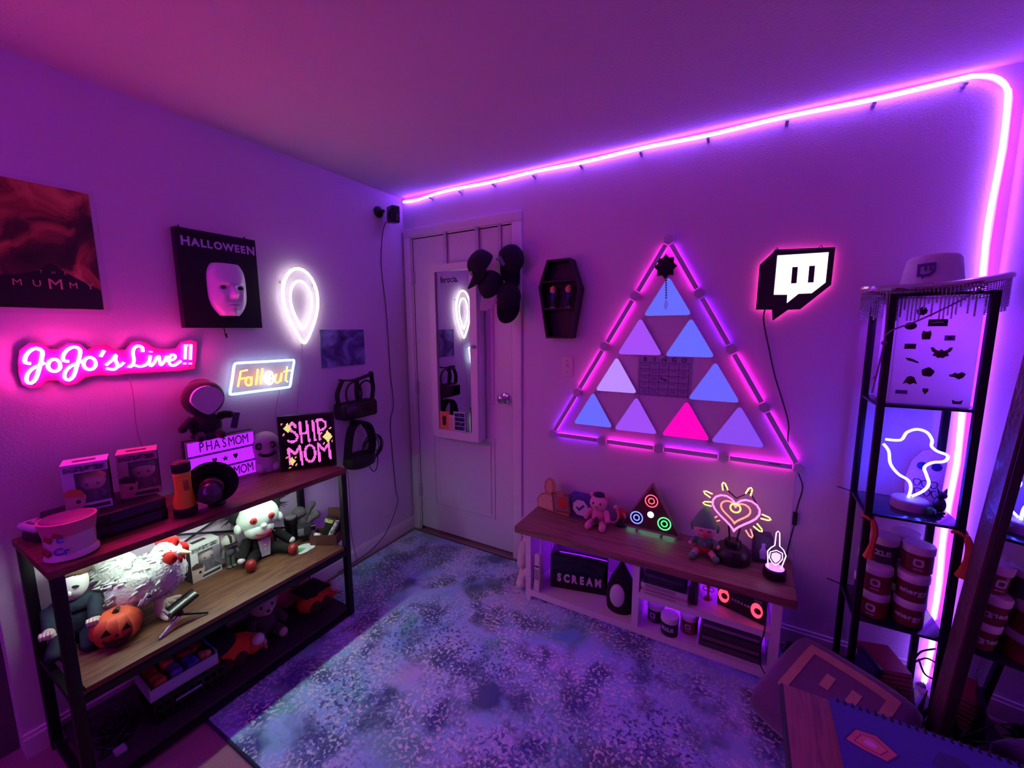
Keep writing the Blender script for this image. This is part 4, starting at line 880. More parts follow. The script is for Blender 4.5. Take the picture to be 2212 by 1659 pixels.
# coaster
p = thing('paper_coaster', 'small white cloud-shaped card with green print lying on middle shelf', 'card', (.232, -1.012, SM), .4)
G().lathe([(.001, 0), (.044, .0005), (.045, .002), (.001, .0025)], 22, M=Matrix.Diagonal((.9, 1.15, 1, 1))).ball((.02, .02, .0013), (.028, .03, .0013), 14, 6).build('card', mat('white_card', (226, 232, 226), .6), p)
G().box(-.018, .012, -.028, .004, .0026, .0032).build('green_print', mat('green_print', (100, 214, 120), .6), p, smooth=False)
# black canister and grey plush at the back
p = thing('lens_canister', 'black ribbed cylinder standing behind the suited doll', 'canister', (.105, -.985, SM))
G().lathe([(.026, 0), (.028, .004), (.028, .085), (.031, .09), (.031, .12), (.027, .124)], 22).build('barrel', black, p)
G().lathe([(.0205, .1245), (.026, .1242), (.026, .126), (.0205, .126)], 22).build('rim', greym, p)
p = thing('grey_plush', 'grey long-armed plush slumped against the back post of the shelf', 'plush toy', (.075, -.905, SM), 1.3)
gp = mat('grey_plush_fur', (112, 108, 106), .95, bump=.8, bscale=150)
G().ball((-.005, .004, .055), (.034, .028, .055), 18, 12).build('body', gp, p)
G().ball((-.015, .0, .115), (.034, .03, .03), 16, 12).build('head', gp, p)
limb(G(), (.02, 0, .085), (.05, -.012, .145), .014, .017).build('arm', gp, p); limb(G(), (.02, -.01, .05), (.062, -.02, .085), .016, .022).build('leg', gp, p); limb(G(), (-.02, -.01, .03), (-.03, -.05, .02), .016, .018).build('leg', gp, p)
p = thing('camcorder', 'small grey and black camcorder in front of the grey plush', 'camera', (.165, -.955, SM), 1.1)
G().box(-.03, .03, -.022, .022, .035, .085, bev=.005).build('body', mat('dark_grey_plastic', (52, 52, 54), .4), p)
G().box(-.032, -.004, -.026, -.02, .042, .078, bev=.002).build('screen', greym, p); G().box(-.012, .012, -.012, .012, 0, .036, bev=.003).build('foot', black, p); G().cyl((.03, 0, .062), (.05, 0, .062), .016, .018, 16).build('lens', blackg, p)
# wooden box with lid and contents
p = thing('wooden_box', 'small open dark red wooden box with its lid propped upright', 'box', (.272, -.905, SM), .52)
wb = mat('reddish_wood', (84, 44, 40), .5, bump=.2, bscale=50)
w2, d2, h2 = .066, .042, .052
G().box(-w2, w2, -d2, d2, 0, .005).box(-w2, w2, -d2, -d2+.006, .005, h2).box(-w2, w2, d2-.006, d2, .005, h2).box(-w2, -w2+.006, -d2+.006, d2-.006, .005, h2).box(w2-.006, w2, -d2+.006, d2-.006, .005, h2).build('box_body', wb, p, smooth=False)
G().box(-.02, w2+.012, -.004, .008, 0, .105, M=T((.012, d2-.004, h2)) @ RX(-.12)).build('lid', wb, p, smooth=False)
G().box(-w2-.004, -w2, -.006, .006, .030, .046, bev=.001).build('latch', mat('old_brass', (170, 130, 100), .4, .7), p)
p = thing('black_vial', 'tall black tube with bright label leaning in the wooden box', 'vial', (.264, -.905, SM+.0055), .5)
v_ = G().box(-.020, .020, -.013, .013, 0, .125, bev=.004, M=RY(.22) @ T((0, .006, 0))).build('tube', mat('vial_black', (34, 36, 38), .35), p)
G().box(-.0206, .0206, -.0136, .0136, .098, .118, M=RY(.22) @ T((0, .006, 0))).build('label', ramp_mat('vial_label', [(.4, (230, 240, 220)), (.5, (220, 200, 60)), (.6, (70, 160, 80))], 120, 2), v_, smooth=False)
p = thing('herb_roll', 'long speckled grey herb bundle leaning out of the wooden box', 'bundle', (.292, -.888, SM+.0058), .5)
G().tube(smooth_path([(-.012, -.014, .009), (.01, -.012, .05), (.035, -.006, .105)], 5), .013, 12, taper=[.8, 1, 1.1, 1.15, 1.2, 1.2, 1.1, 1.0, .9, .8, .7]).build('roll', ramp_mat('herb_speckle', [(.35, (70, 84, 74)), (.5, (150, 150, 148)), (.65, (220, 214, 216))], 90, 4, .5), p)
p = thing('short_herb_roll', 'short white speckled roll lying inside the wooden box', 'bundle', (.240, -.935, SM+.0055), .5)
G().tube([(-.022, .004, .036), (.018, -.004, .030)], .013, 12, taper=[.8, 1]).tube([(.0, 0, .006), (.0, 0, .03)], .006, 8).build('roll', ramp_mat('white_speckle', [(.35, (110, 110, 112)), (.5, (214, 214, 212))], 110, 4), p)

# --- bottom shelf
p = thing('perforated_basket', 'black perforated basket on the bottom shelf', 'basket', (.245, -1.535, SB), -.06)
bw_, bd_, bh_ = .085, .11, .085
bk = mat('basket_black', (15, 13, 18), .5)
g = G().box(-bw_, bw_, -bd_, bd_, 0, .004)
for sx in (-1, 1):
    for z in (.004, .038, .070): g.box(sx*bw_-.002, sx*bw_+.002, -bd_, bd_, z, z+.015)
    for k in range(10): g.box(sx*bw_-.002, sx*bw_+.002, -bd_+k*.0236, -bd_+k*.0236+.008, .004, bh_)
    for z in (.004, .038, .070): g.box(-bw_, bw_, sx*bd_-.002, sx*bd_+.002, z, z+.015)
    for k in range(8): g.box(-bw_+k*.0236, -bw_+k*.0236+.008, sx*bd_-.002, sx*bd_+.002, .004, bh_)
g.build('lattice', bk, p, smooth=False)
G().box(bw_+.002, bw_+.004, -.05, .03, .048, .056).build('label_strip', mat('pale_strip', (150, 140, 190), .4), p, smooth=False)
p = thing('snack_carton', 'open cardboard carton with flaps and snack packets sitting on the basket', 'carton', (.235, -1.545, SB+.0855), -.05)
cb = mat('lavender_carton', (176, 160, 206), .7); 
G().box(-.080, .082, -.105, .105, 0, .003).box(.078, .082, -.105, .105, .003, .045).box(-.08, -.076, -.105, .105, .003, .075).box(-.076, .078, -.105, -.101, .003, .055).box(-.076, .078, .101, .105, .003, .055).build('carton', cb, p, smooth=False)
G().box(-.065, .0, -.1, .09, 0, .003, M=T((-.078, 0, .075)) @ RY(-2.0) @ T((.065, 0, 0))).build('flap', mat('carton_flap', (150, 120, 190), .7), p, smooth=False)
G().box(-.06, .055, -.003, .0, 0, .055, M=T((0, .104, .055)) @ RX(.5)).build('flap', mat('blue_flap', (50, 50, 190), .6), p, smooth=False)
for k, (x, y, c_) in enumerate(((-.04, -.07, (150, 60, 40)), (-.04, -.02, (190, 100, 60)), (-.035, .035, (150, 40, 50)), (-.03, .075, (190, 120, 60)), (.03, -.07, (180, 80, 50)), (.03, -.02, (90, 60, 170)), (.035, .03, (70, 60, 180)), (.035, .075, (200, 130, 90)))):
    tag(G().box(-.034, .034, -.020, .020, -.022, .022, bev=.012, seg=3, M=T((.235+x, -1.545+y, SB+.0855+.032)) @ RZ(R.uniform(-.12, .12)) @ RY(R.uniform(-.25, .25))).build('snack_packet', ramp_mat('packet_%d' % k, [(.4, c_), (.6, tuple(min(255, v*1.5) for v in c_))], 30, 3, 0, .25)), '%s snack packet in the carton, %s' % (['rust', 'tan', 'crimson', 'ochre', 'orange', 'violet', 'blue', 'peach'][k], ['back corner near post', 'second in back row', 'third in back row', 'back corner by blue flap', 'front corner near post', 'second in front row', 'third in front row', 'front corner by blue flap'][k]), 'packet', 'snack packets')
def plush(name, label, loc, rz, s_, col, head, ear=None, belly=None, muzzle=None, hat=None, nose=None, foot=None, tilt=0, group=None, ear_r=.02, eyes=True):
    """plain sitting soft toy of height about .2*s_; local -y is its front"""
    t = thing(name, label, 'plush toy', loc, rz, group)
    m_ = mat('plush_'+name, col, .95, bump=.7, bscale=150, sheen=.3)
    S = lambda *v: tuple(q*s_ for q in v)
    G().ball(S(0, 0, .055), S(.050, .042, .056), 20, 12).build('body', m_, t)
    hm_ = mat('plush_head_'+name, head, .95, bump=.6, bscale=150, sheen=.3)
    hd_ = G().ball(S(tilt, -.012, .135), S(.050, .046, .045), 20, 14).build('head', hm_, t)
    if muzzle: G().ball(S(tilt, -.050, .122), S(.022, .018, .017), 14, 10).build('muzzle', mat('plush_muz_'+name, muzzle, .95), hd_)
    if nose: G().ball(S(tilt, -.066 if muzzle else -.058, .128), S(.008, .006, .006), 10, 8).build('nose', mat('plush_nose_'+name, nose, .5), hd_)
    if eyes:
        for sx in (-1, 1): G().ball(S(tilt+sx*.020, -.052, .145), S(.006, .004, .007), 10, 8).build('eye', black, hd_)
    if ear:
        for sx in (-1, 1): G().ball(S(tilt+sx*.042, .0, .172), S(ear_r, .010, ear_r*1.1), 12, 8).build('ear', mat('plush_ear_'+name, ear, .95), hd_)
    for sx in (-1, 1):
        limb(G(), S(sx*.042, -.01, .085), S(sx*.062, -.045, .055), .017*s_, .015*s_).build('arm', m_, t)
        limb(G(), S(sx*.028, -.025, .022), S(sx*.040, -.078, .020), .021*s_, .019*s_).build('leg', m_, t)
        if foot: G().ball(S(sx*.040, -.088, .021), S(.018, .014, .020), 12, 8).build('foot_pad', mat('plush_foot_'+name, foot, .9), t)
    return t
plush('white_nosed_plush', 'dark plush with pale face slumped at the back of bottom shelf', (.098, -1.385, SB), HALF-.2, 1.05, (24, 18, 26), (190, 160, 190), nose=(200, 150, 180), tilt=.01)
def orange_toy(name, label, loc, rz, lid):
    t = thing(name, label, 'plush toy', loc, rz)
    om = mat('orange_plush_cloth', (214, 70, 34), .95, bump=.5, bscale=150)
    G().ball((0, 0, .06), (.095, .058, .060), 22, 14).build('body', om, t)
    G().ball((.075, -.015, .050), (.042, .040, .042), 18, 12).build('toe', om, t)
    G().ball((.088, -.045, .078), .024, 16, 12).build('white_ball', mat('white_ball_cloth', (224, 208, 216), .9), t)
    G().ball((-.035, -.045, .045), (.030, .022, .032), 14, 10).ball((.015, -.05, .042), (.028, .02, .03), 14, 10).build('dark_patch', mat('brown_patch_cloth', (60, 20, 24), .95), t)
    G().ball((.115, -.045, .022), (.008, .008, .008), 10, 8).build('bead', mat('amber_bead', (200, 120, 60), .4), t)
    if lid: G().box(-.075, .075, -.06, .06, .0, .006, bev=.003, M=T((-.02, 0, .118)) @ RX(.1) @ RY(.12)).cyl((-.02, 0, .095), (-.02, 0, .12), .045, n=20).build('cap', mat('black_felt', (16, 12, 22), .9), t)
    else: G().ball((-.05, .0, .11), (.075, .05, .045), 18, 10).build('cap', mat('black_felt', (16, 12, 22), .9), t)
    return t
orange_toy('orange_plush', 'orange plush with white ball and soft black cap next to snack carton', (.265, -1.375, SB), HALF-.1, False)
orange_toy('capped_orange_plush', 'orange plush with flat black cap at the right end of bottom shelf', (.255, -.985, SB), HALF+.15, True)
plush('spotted_dog_plush', 'pale spotted dog plush with dark ears in the middle of bottom shelf', (.20, -1.205, SB), HALF-.15, 1.1, (74, 56, 70), (176, 150, 160), ear=(50, 34, 48), muzzle=(196, 170, 180), nose=(60, 40, 50), foot=(196, 160, 160), ear_r=.026)
p = thing('pink_plush', 'big hot pink plush with raised round arm at back of bottom shelf', 'plush toy', (.115, -1.035, SB), HALF); p.scale = (1.12, 1.0, 1.12)
pkm = mat('hot_pink_plush', (236, 48, 140), .95, bump=.5, bscale=120, sheen=.3)
G().ball((0, 0, .115), (.105, .062, .118), 24, 16).build('body', pkm, p)
limb(G(), (.075, -.02, .17), (.128, -.03, .185), .030, .030).build('arm', pkm, p)
G().ball((.125, -.052, .172), (.032, .022, .024), 14, 10).build('paw', mat('pink_paw', (226, 110, 190), .95), p)
limb(G(), (-.08, -.03, .13), (-.11, -.06, .10), .03, .028).build('arm', pkm, p)
for sx in (-1, 1): G().ball((sx*.04, -.060, .145), (.010, .006, .014), 12, 8).build('eye', mat('plum_eye', (70, 10, 60), .5), p)
G().tube([(-.02, -.063, .115), (0, -.066, .108), (.02, -.063, .115)], .003, 6).build('smile', MATS['plum_eye'], p)
p = thing('cable_pile', 'tangle of dark cables and a white plug at bottom shelf end', 'cables', (.22, -1.735, SB))
for k in range(6):
    pts = [(R.uniform(-.12, .12), R.uniform(-.06, .07), .006+.012*k*R.random()) for _ in range(7)]
    G().tube(smooth_path(pts, 6), .003, 6).build('cable', cordm, p)
G().box(.10, .13, -.03, .0, .002, .018, bev=.003).build('plug', mat('pale_plug', (170, 150, 180), .5), p)
# ================================================================== low console on the door wall
CT = .42
con = thing('media_console', 'low white console with an oak-look top under the light triangle', 'console', (0, 0, 0))
topm = ramp_mat('oak_laminate', [(.25, (92, 62, 60)), (.45, (128, 88, 80)), (.6, (146, 102, 90)), (.8, (104, 70, 64))], 5, 7, 1.0, .45, (.8, 9, 9), bump=.08)
cwm = mat('white_console_paint', (222, 206, 220), .5, var=.03)
G().box(1.058, 2.292, -.360, -.018, CT-.036, CT, bev=.003).build('top', topm, con)
for x0, x1 in ((1.112, 1.142), (2.215, 2.248)):
    G().box(x0, x1, -.335, -.300, .011, CT-.036).build('leg', cwm, con, smooth=False); G().box(x0, x1, -.06, -.025, .011, CT-.036).build('leg', cwm, con, smooth=False)
    G().box(x0+.004, x1-.004, -.300, -.06, .03, CT-.036).build('side_panel', cwm, con, smooth=False)
G().box(1.142, 2.215, -.335, -.03, .035, .068).build('bottom_board', cwm, con, smooth=False)
G().box(1.672, 1.702, -.335, -.03, .068, CT-.036).build('divider', cwm, con, smooth=False)
G().box(1.702, 2.215, -.335, -.03, .215, .243).build('middle_board', cwm, con, smooth=False)
tape = thing('console_led_tape', 'violet LED tape stuck under the console boards near the wall', 'led strip', (1.7, -.060, CT-.0405))
ctm = emat('console_violet', (.30, .010, 1.0), L_CONSOLE)
G().box(-.54, .51, -.010, 0, 0, .004).build('upper_run', ctm, tape, smooth=False)
G().box(-.54, .50, -.010, 0, -.3485, -.3445).build('lower_run', ctm, tape, smooth=False)
G().box(.015, .50, -.010, 0, -.1685, -.1645).build('middle_run', ctm, tape, smooth=False)
# --- on top
p = thing('acrylic_standee', 'flat printed standee of a long-haired person holding up a framed picture', 'standee', (1.165, -.10, CT), -.16)
body = [(-.105, 0), (-.112, .045), (-.085, .085), (-.052, .100), (-.060, .130), (-.052, .172), (-.030, .192), (-.005, .190), (.014, .165), (.016, .120), (.030, .100), (.10, .115), (.105, 0)]
G().prism(body, -.002, .002).build('cutout', mat('standee_tan', (196, 122, 112), .4, var=.12, scale=60), p, smooth=False)
G().prism([(-.046, .118), (-.040, .172), (-.024, .183), (-.008, .175), (-.003, .125), (-.022, .104)], -.0028, -.002).build('printed_face', mat('standee_face', (224, 158, 140), .4), p, smooth=False)
G().prism([(-.100, .004), (-.104, .044), (-.080, .078), (-.040, .092), (-.008, .088), (.004, .004)], -.0028, -.002).build('printed_shirt', mat('standee_shirt', (226, 176, 162), .4), p, smooth=False)
Mf = T((.055, 0, .065)) @ RY(-.12)
G().ring([(-.058, -.055), (.058, -.055), (.058, .058), (-.058, .058)], [(-.046, -.044), (.046, -.044), (.046, .046), (-.046, .046)], -.0040, -.002).build('printed_frame', mat('standee_frame', (140, 70, 62), .5), p, smooth=False, xf=Mf)
G().box(-.046, .046, -.0034, -.002, -.044, .046, M=Mf).build('picture', mat('standee_picture', (150, 110, 130), .4), p, smooth=False)
G().cyl(Mf @ Vector((.008, -.002, 0)), Mf @ Vector((.008, -.0045, 0)), .030, n=24).build('red_dot', mat('red_print', (206, 50, 50), .4), p)
for k in range(4): G().tube([(.030+k*.012, -.003, .132-.002*abs(k-1.5)), (.032+k*.012, -.006, .118), (.034+k*.011, -.005, .102)], .0058, 8).build('printed_finger', mat('standee_hand', (206, 132, 116), .4), p)
p = thing('check_box_sign', 'purple square box with a white octagon and check mark', 'sign', (1.335, -.085, CT), -.06)
G().box(-.064, .064, -.030, .030, 0, .128, bev=.003).build('block', mat('deep_purple', (70, 30, 130), .5), p)
oc = G().prism([(.046*math.cos(PI/8+k*PI/4), .064+.046*math.sin(PI/8+k*PI/4)) for k in range(8)], -.0312, -.0298).build('octagon', mat('lilac_white', (226, 200, 232), .5), p, smooth=False)
G().prism([(-.026, .062), (-.017, .070), (-.008, .060), (.018, .086), (.026, .077), (-.008, .043)], -.0320, -.0311).build('check_mark', MATS['deep_purple'], oc, smooth=False)
t = plush('pink_bear_plush', 'small pink bear plush with dark cap sitting by the check sign', (1.440, -.125, CT), .05, .92, (232, 130, 170), (236, 150, 184), ear=(232, 130, 170), nose=(180, 70, 110), foot=(240, 150, 190), ear_r=.014)
G().lathe([(.030, 0), (.028, .008), (.014, .012), (.002, .013)], 18, (0, -.004, .163)).build('cap', mat('dark_beret', (40, 30, 60), .9), t)
G().prism([(0, .014), (.010, .004), (.010, -.016), (0, -.026), (-.010, -.016), (-.010, .004)], -.058, -.046, M=T((0, -.004, .052))).build('gem', mat('green_gem', (60, 92, 60), .2), t, smooth=False)
G().tube(smooth_path([(.03, .02, .03), (.075, .012, .02), (.10, 0, .05), (.098, 0, .09), (.085, -.005, .12)], 5), .005, 8, taper=[1]*18+[2.2]*6).build('tail', MATS['plush_pink_bear_plush'], t)
p = thing('red_ball_figure', 'faceted red ball on a small black base behind the pink bear', 'figurine', (1.548, -.075, CT))
g = G(); bmesh.ops.create_icosphere(g.bm, subdivisions=1, radius=.034, matrix=T((0, 0, .062))); g.build('ball', mat('red_facet', (200, 24, 40), .3), p, smooth=False)
G().lathe([(.030, 0), (.031, .014), (.022, .022), (.012, .034)], 20).build('base', black, p)
# wooden triangle lamp
p = thing('wooden_triangle_lamp', 'dark wooden triangle plaque with glowing red, blue and green rings', 'lamp', (1.695, -.088, CT), -.02, rot=(-.12, 0, -.02))
hh, hw = .235, .145
G().prism([(-hw, .016), (hw, .016), (0, .016+hh)], -.006, .006).build('plaque', mat('dark_walnut', (74, 40, 36), .5, bump=.2, bscale=40), p, smooth=False)
G().ring([(-hw-.006, .010), (hw+.006, .010), (0, .016+hh+.010)], [(-hw+.006, .019), (hw-.006, .019), (0, .016+hh-.012)], -.009, .007).build('edge_trim', mat('pale_trim', (150, 110, 120), .4), p, smooth=False)
for nm, x, z, c_ in (('red', 0, .165, (1.0, .05, .05)), ('blue', -.068, .065, (.10, .16, 1.0)), ('green', .068, .065, (.04, 1.0, .12))):
    w_ = G().cyl((x, -.0068, z), (x, -.0058, z), .036, n=26).build('dark_well', mat('well_black', (24, 16, 34), .3), p)
    G().tube([(x+.030*math.cos(a), -.0085, z+.030*math.sin(a)) for a in [2*PI*k/22 for k in range(22)]], .0028, 6, closed=True).build(nm+'_ring', emat(nm+'_ring_glow', c_, 2.2, sample=False), w_)
    G().tube([(x+.014*math.cos(a), -.0085, z+.014*math.sin(a)) for a in [2*PI*k/16 for k in range(16)]], .0028, 6, closed=True).build(nm+'_ring', MATS[nm+'_ring_glow'], w_)
G().cyl((0, -.0075, .095), (0, -.0058, .095), .016, n=20).build('pale_dot', emat('mint_dot', (.6, 1.0, .8), 1.2, sample=False), p)
G().box(-.12, .12, .0, .003, .008, .0105).build('underlight', emat('green_underlight', (.15, .8, .5), 6.0), p, smooth=False)
for x in (-.06, .06): G().box(x-.004, x+.004, -.03, .02, .000, .012).build('foot', acry if False else mat('dull_foot', (120, 90, 120), .3), p, smooth=False)
# gnome plush
p = thing('gnome_plush', 'small plush gnome with green pointed hood and red shorts beside neon lamp', 'plush toy', (1.950, -.170, CT), .1)
gc = mat('sage_cloth', (96, 150, 116), .95, bump=.4); fcx = mat('gnome_face', (226, 156, 170), .9)
G().ball((0, 0, .058), (.040, .032, .036), 18, 12).build('body', gc, p)
G().ball((0, -.002, .032), (.041, .034, .024), 18, 10).build('shorts', mat('red_cloth', (170, 30, 40), .9), p)
hd = G().ball((0, -.006, .125), (.048, .042, .044), 20, 14).build('head', fcx, p)
G().lathe([(.053, 0), (.054, .012), (.044, .040), (.026, .068), (.008, .088), (.001, .092)], 20, M=T((0, .008, .128)) @ RX(-.18)).build('hood', gc, hd)
for sx in (-1, 1):
    G().ball((sx*.050, .004, .130), (.012, .014, .022), 12, 8).build('hood_flap', gc, hd)
    G().tube([(sx*.024, -.045, .132), (sx*.016, -.048, .135), (sx*.009, -.047, .131)], .0022, 6).build('closed_eye', mat('brow_brown', (70, 36, 40), .8), hd)
    limb(G(), (sx*.034, -.005, .072), (sx*.052, -.022, .060), .012, .010).build('arm', gc, p); G().ball((sx*.056, -.027, .057), .010, 10, 8).build('hand', fcx, p)
    limb(G(), (sx*.022, -.01, .024), (sx*.044, -.05, .014), .015, .013).build('leg', fcx, p); G().ball((sx*.048, -.062, .016), (.016, .02, .015), 12, 8).build('boot', gc, p)
G().ball((0, -.052, .118), .010, 12, 8).build('nose', mat('red_nose', (206, 50, 60), .7), hd)
G().cyl((0, -.034, .066), (0, -.040, .066), .010, n=16).build('badge', chrome, p)
# neon heart lamp
p = thing('neon_heart_lamp', 'table neon lamp with a pink heart outline, orange loop and yellow spikes', 'lamp', (2.065, -.155, CT), -.1)
G().lathe([(.072, 0), (.074, .008), (.072, .045), (.060, .062), (.034, .066), (.034, .088), (.028, .094)], 30).build('base', mat('lamp_black', (24, 20, 28), .4), p)
for x in (-.014, .014): G().tube(smooth_path([(x, 0, .09), (x*1.2, .004, .115), (x*1.6, .006, .150)]), .004, 8).build('support', black, p)
def hp(s_, cz, n=30): return [(s_*math.sin(t)**3*1.05, -.002, cz+s_*.062*(13*math.cos(t)-5*math.cos(2*t)-2*math.cos(3*t)-math.cos(4*t))) for t in [2*PI*k/n for k in range(n)]]
HZ = .225
G().tube(hp(.088, HZ), .0042, 8, closed=True).build('heart_tube', emat('rose_neon', (1.0, .16, .50), 1.7, sample=False), p)
G().tube(hp(.055, HZ+.002), .0036, 8, closed=True).build('inner_heart_tube', emat('orange_neon', (1.0, .20, .06), 1.6, sample=False), p)
G().tube([(.020*math.cos(a), -.004, HZ+.018+.020*math.sin(a)) for a in [2*PI*k/16 for k in range(16)]], .0034, 8, closed=True).build('centre_ring', emat('lime_neon', (.55, 1.0, .05), 1.3, sample=False), p)
spk = [(-.045, .085, 1.85), (.045, .085, 1.30), (-.100, .045, 2.75), (-.098, .005, 3.2), (.100, .0, -.15), (-.065, -.055, 3.8), (.080, -.045, -.7), (.055, -.075, -1.1)]
for k, (x, z, a) in enumerate(spk):
    d_ = Vector((math.cos(a), 0, math.sin(a))); n_ = Vector((-d_.z, 0, d_.x)); o_ = Vector((x*.98, -.002, HZ+.006+z*.98))
    G().tube([o_+n_*.010, o_+n_*.007+d_*.028, o_+d_*.036, o_-n_*.007+d_*.028, o_-n_*.010], .0032, 6).build('spike_tube', [emat('lemon_neon', (1.0, .80, .12), 1.5, sample=False), MATS['lime_neon'], MATS['orange_neon']][(0, 0, 0, 1, 0, 2, 1, 2)[k]], p)
G().tube([(-.05, .006, HZ+.10), (0, .006, HZ+.06), (.05, .006, HZ+.10), (.085, .006, HZ+.04)], .0035, 6).build('blacked_tube', black, p)
# etched acrylic lamp
p = thing('etched_acrylic_lamp', 'clear acrylic lamp with glowing etched crest on round black base', 'lamp', (2.222, -.215, CT), .25)
G().lathe([(.040, 0), (.042, .004), (.041, .034), (.036, .039), (.002, .040)], 28).build('base', black, p)
sil = [(-.026, .040), (-.032, .110), (-.020, .128), (-.008, .138), (-.006, .195), (0, .202), (.006, .195), (.010, .138), (.026, .122), (.036, .098), (.022, .040)]
G().prism(sil, -.002, .002).build('acrylic_plate', acry, p, smooth=False)
wl = emat('etched_glow', (1.0, .55, 1.0), 2.2, sample=False)
G().tube([(x, -.0025, z) for x, z in sil], .0020, 6, closed=False).build('etched_outline', wl, p)
cr = [(0, .118), (.022, .108), (.024, .082), (.012, .062), (0, .052), (-.012, .062), (-.024, .082), (-.022, .108)]
G().tube([(x, -.0025, z) for x, z in cr], .0018, 6, closed=True).build('etched_crest', wl, p)
G().prism([(x*.72, .086+(z-.086)*.72) for x, z in cr], -.0030, -.0022).build('etched_fill', emat('etched_fill_glow', (.9, .6, 1.0), .9, sample=False), p, smooth=False)
G().lathe([(.030, .0400), (.034, .0405), (.034, .0415), (.030, .0415)], 24).build('glow_ring', emat('violet_ring', (.35, .05, 1.0), 3.0, sample=False), p)
p = thing('dark_gift_box', 'small dark box with pale print standing behind the etched lamp', 'box', (2.178, -.098, CT), .15)
G().box(-.034, .034, -.028, .028, 0, .125, bev=.002).build('carton', mat('plum_box', (54, 34, 76), .5), p)
G().prism([(-.010, .02), (.012, .02), (.014, .055), (.006, .075), (.008, .088), (0, .095), (-.008, .088), (-.006, .075), (-.014, .055)], -.0290, -.0278).build('pale_print', mat('lilac_print', (176, 140, 220), .5), p, smooth=False)
# --- left compartment
Z0 = .0682
p = thing('brick_phone', 'cream retro brick mobile phone standing in the console', 'phone', (1.176, -.305, Z0), -.06)
crm = mat('cream_phone', (220, 196, 206), .4, var=.03)
G().box(-.017, .017, -.022, .022, 0, .205, bev=.006, seg=3).box(-.017, .017, -.028, -.005, 0, .05, bev=.005).build('handset', crm, p)
G().box(-.012, .012, -.0235, -.0215, .135, .143).build('display', black, p, smooth=False)
for r_ in range(6):
    for c_ in range(3): G().box(-.011+c_*.008, -.006+c_*.008, -.0238, -.0215, .066+r_*.010, .071+r_*.010).build('key', mat('dark_key', (90, 60, 90), .5), p, smooth=False)
G().cyl((.008, .006, .2), (.008, .006, .305), .0045, .004, 10).build('antenna', crm, p)
p = thing('scream_box', 'glossy black box lettered SCREAM in the left console bay', 'box', (1.352, -.165, Z0), .24)
G().box(-.148, .152, -.06, .06, 0, .190, bev=.004).build('case', mat('piano_black', (12, 9, 16), .12), p)
for k, ch in enumerate('SCREAM'): G().text(ch, .060, T((-.100+k*.040+(.004 if k == 5 else 0), -.0612, .062)), .001, bold=.0032, xs=.72).build('letter', mat('white_print', (206, 186, 214), .5), p, smooth=False)
p = thing('hooded_bust', 'black hooded bust with a blank white oval face in the console', 'bust', (1.596, -.225, Z0), .05)
G().sheet(lambda u, v: ((.074*math.sin(PI*min(1, v*.62+.38))**.75*(1-.35*v**3))*math.cos(2*PI*u)*(1-v**4), (.072*math.sin(PI*min(1, v*.62+.38))**.75*(1-.35*v**3))*math.sin(2*PI*u)*(1-v**4), .272*v), 28, 16).build('hood', mat('black_drape', (14, 11, 18), .9, bump=.4, bscale=60), p)
G().ball((-.008, -.062, .092), (.036, .022, .056), 22, 16, M=RX(-.1)).build('face', mat('white_mask_rubber', (214, 196, 214), .45), p)
# --- right bay: tubs
def tub(label, loc, rz, body_c, text=None, group='powder tubs', s_=1.1):
    t = thing('powder_tub', label, 'tub', loc, rz, group); t.scale = (s_, s_, s_)
    G().lathe([(.030, 0), (.034, .003), (.034, .058), (.032, .060)], 28).build('jar', mat('tub_%02x%02x%02x' % body_c, body_c, .35, var=.3, scale=25), t)
    l_ = G().lathe([(.0352, .057), (.0362, .059), (.0362, .077), (.034, .080), (.002, .0795)], 28).build('lid', mat('tub_lid', (226, 214, 230), .35, var=.03), t)
    if text:
        n_ = len(text)
        for k, ch in enumerate(text):
            a = (k-(n_-1)/2)*.30
            G().text(ch, .021, RZ(a) @ T((0, -.0345, .032)), .0008, bold=.0008).build('letter', mat('tub_print', (206, 196, 220), .5), t, smooth=False)
    else:
        def rr(s_, n=20): return [(s_*abs(math.cos(a))**.5*(1 if math.cos(a) > 0 else -1), .034+s_*abs(math.sin(a))**.5*(1 if math.sin(a) > 0 else -1)) for a in [2*PI*(k+.5)/n for k in range(n)]]
        G().ring(rr(.0115), rr(.0062), -.0352, -.0320).build('emblem', mat('tub_print', (206, 196, 220), .5), t, smooth=False)
        G().box(-.010, .010, -.0350, -.033, .013, .0155).build('print_line', MATS['tub_print'], t, smooth=False)
    return t
tub('dark tub on the console shelf, behind and left of the FOCUS tub', (1.765, -.235, Z0), -.25, (58, 30, 60))
tub('dark tub with white lid and FOCUS lettering, nearest in the console', (1.836, -.296, Z0), -.15, (40, 26, 44), 'FOCUS')
tub('red tub with square emblem on the console shelf beside the books', (1.912, -.235, Z0), -.05, (130, 24, 44))
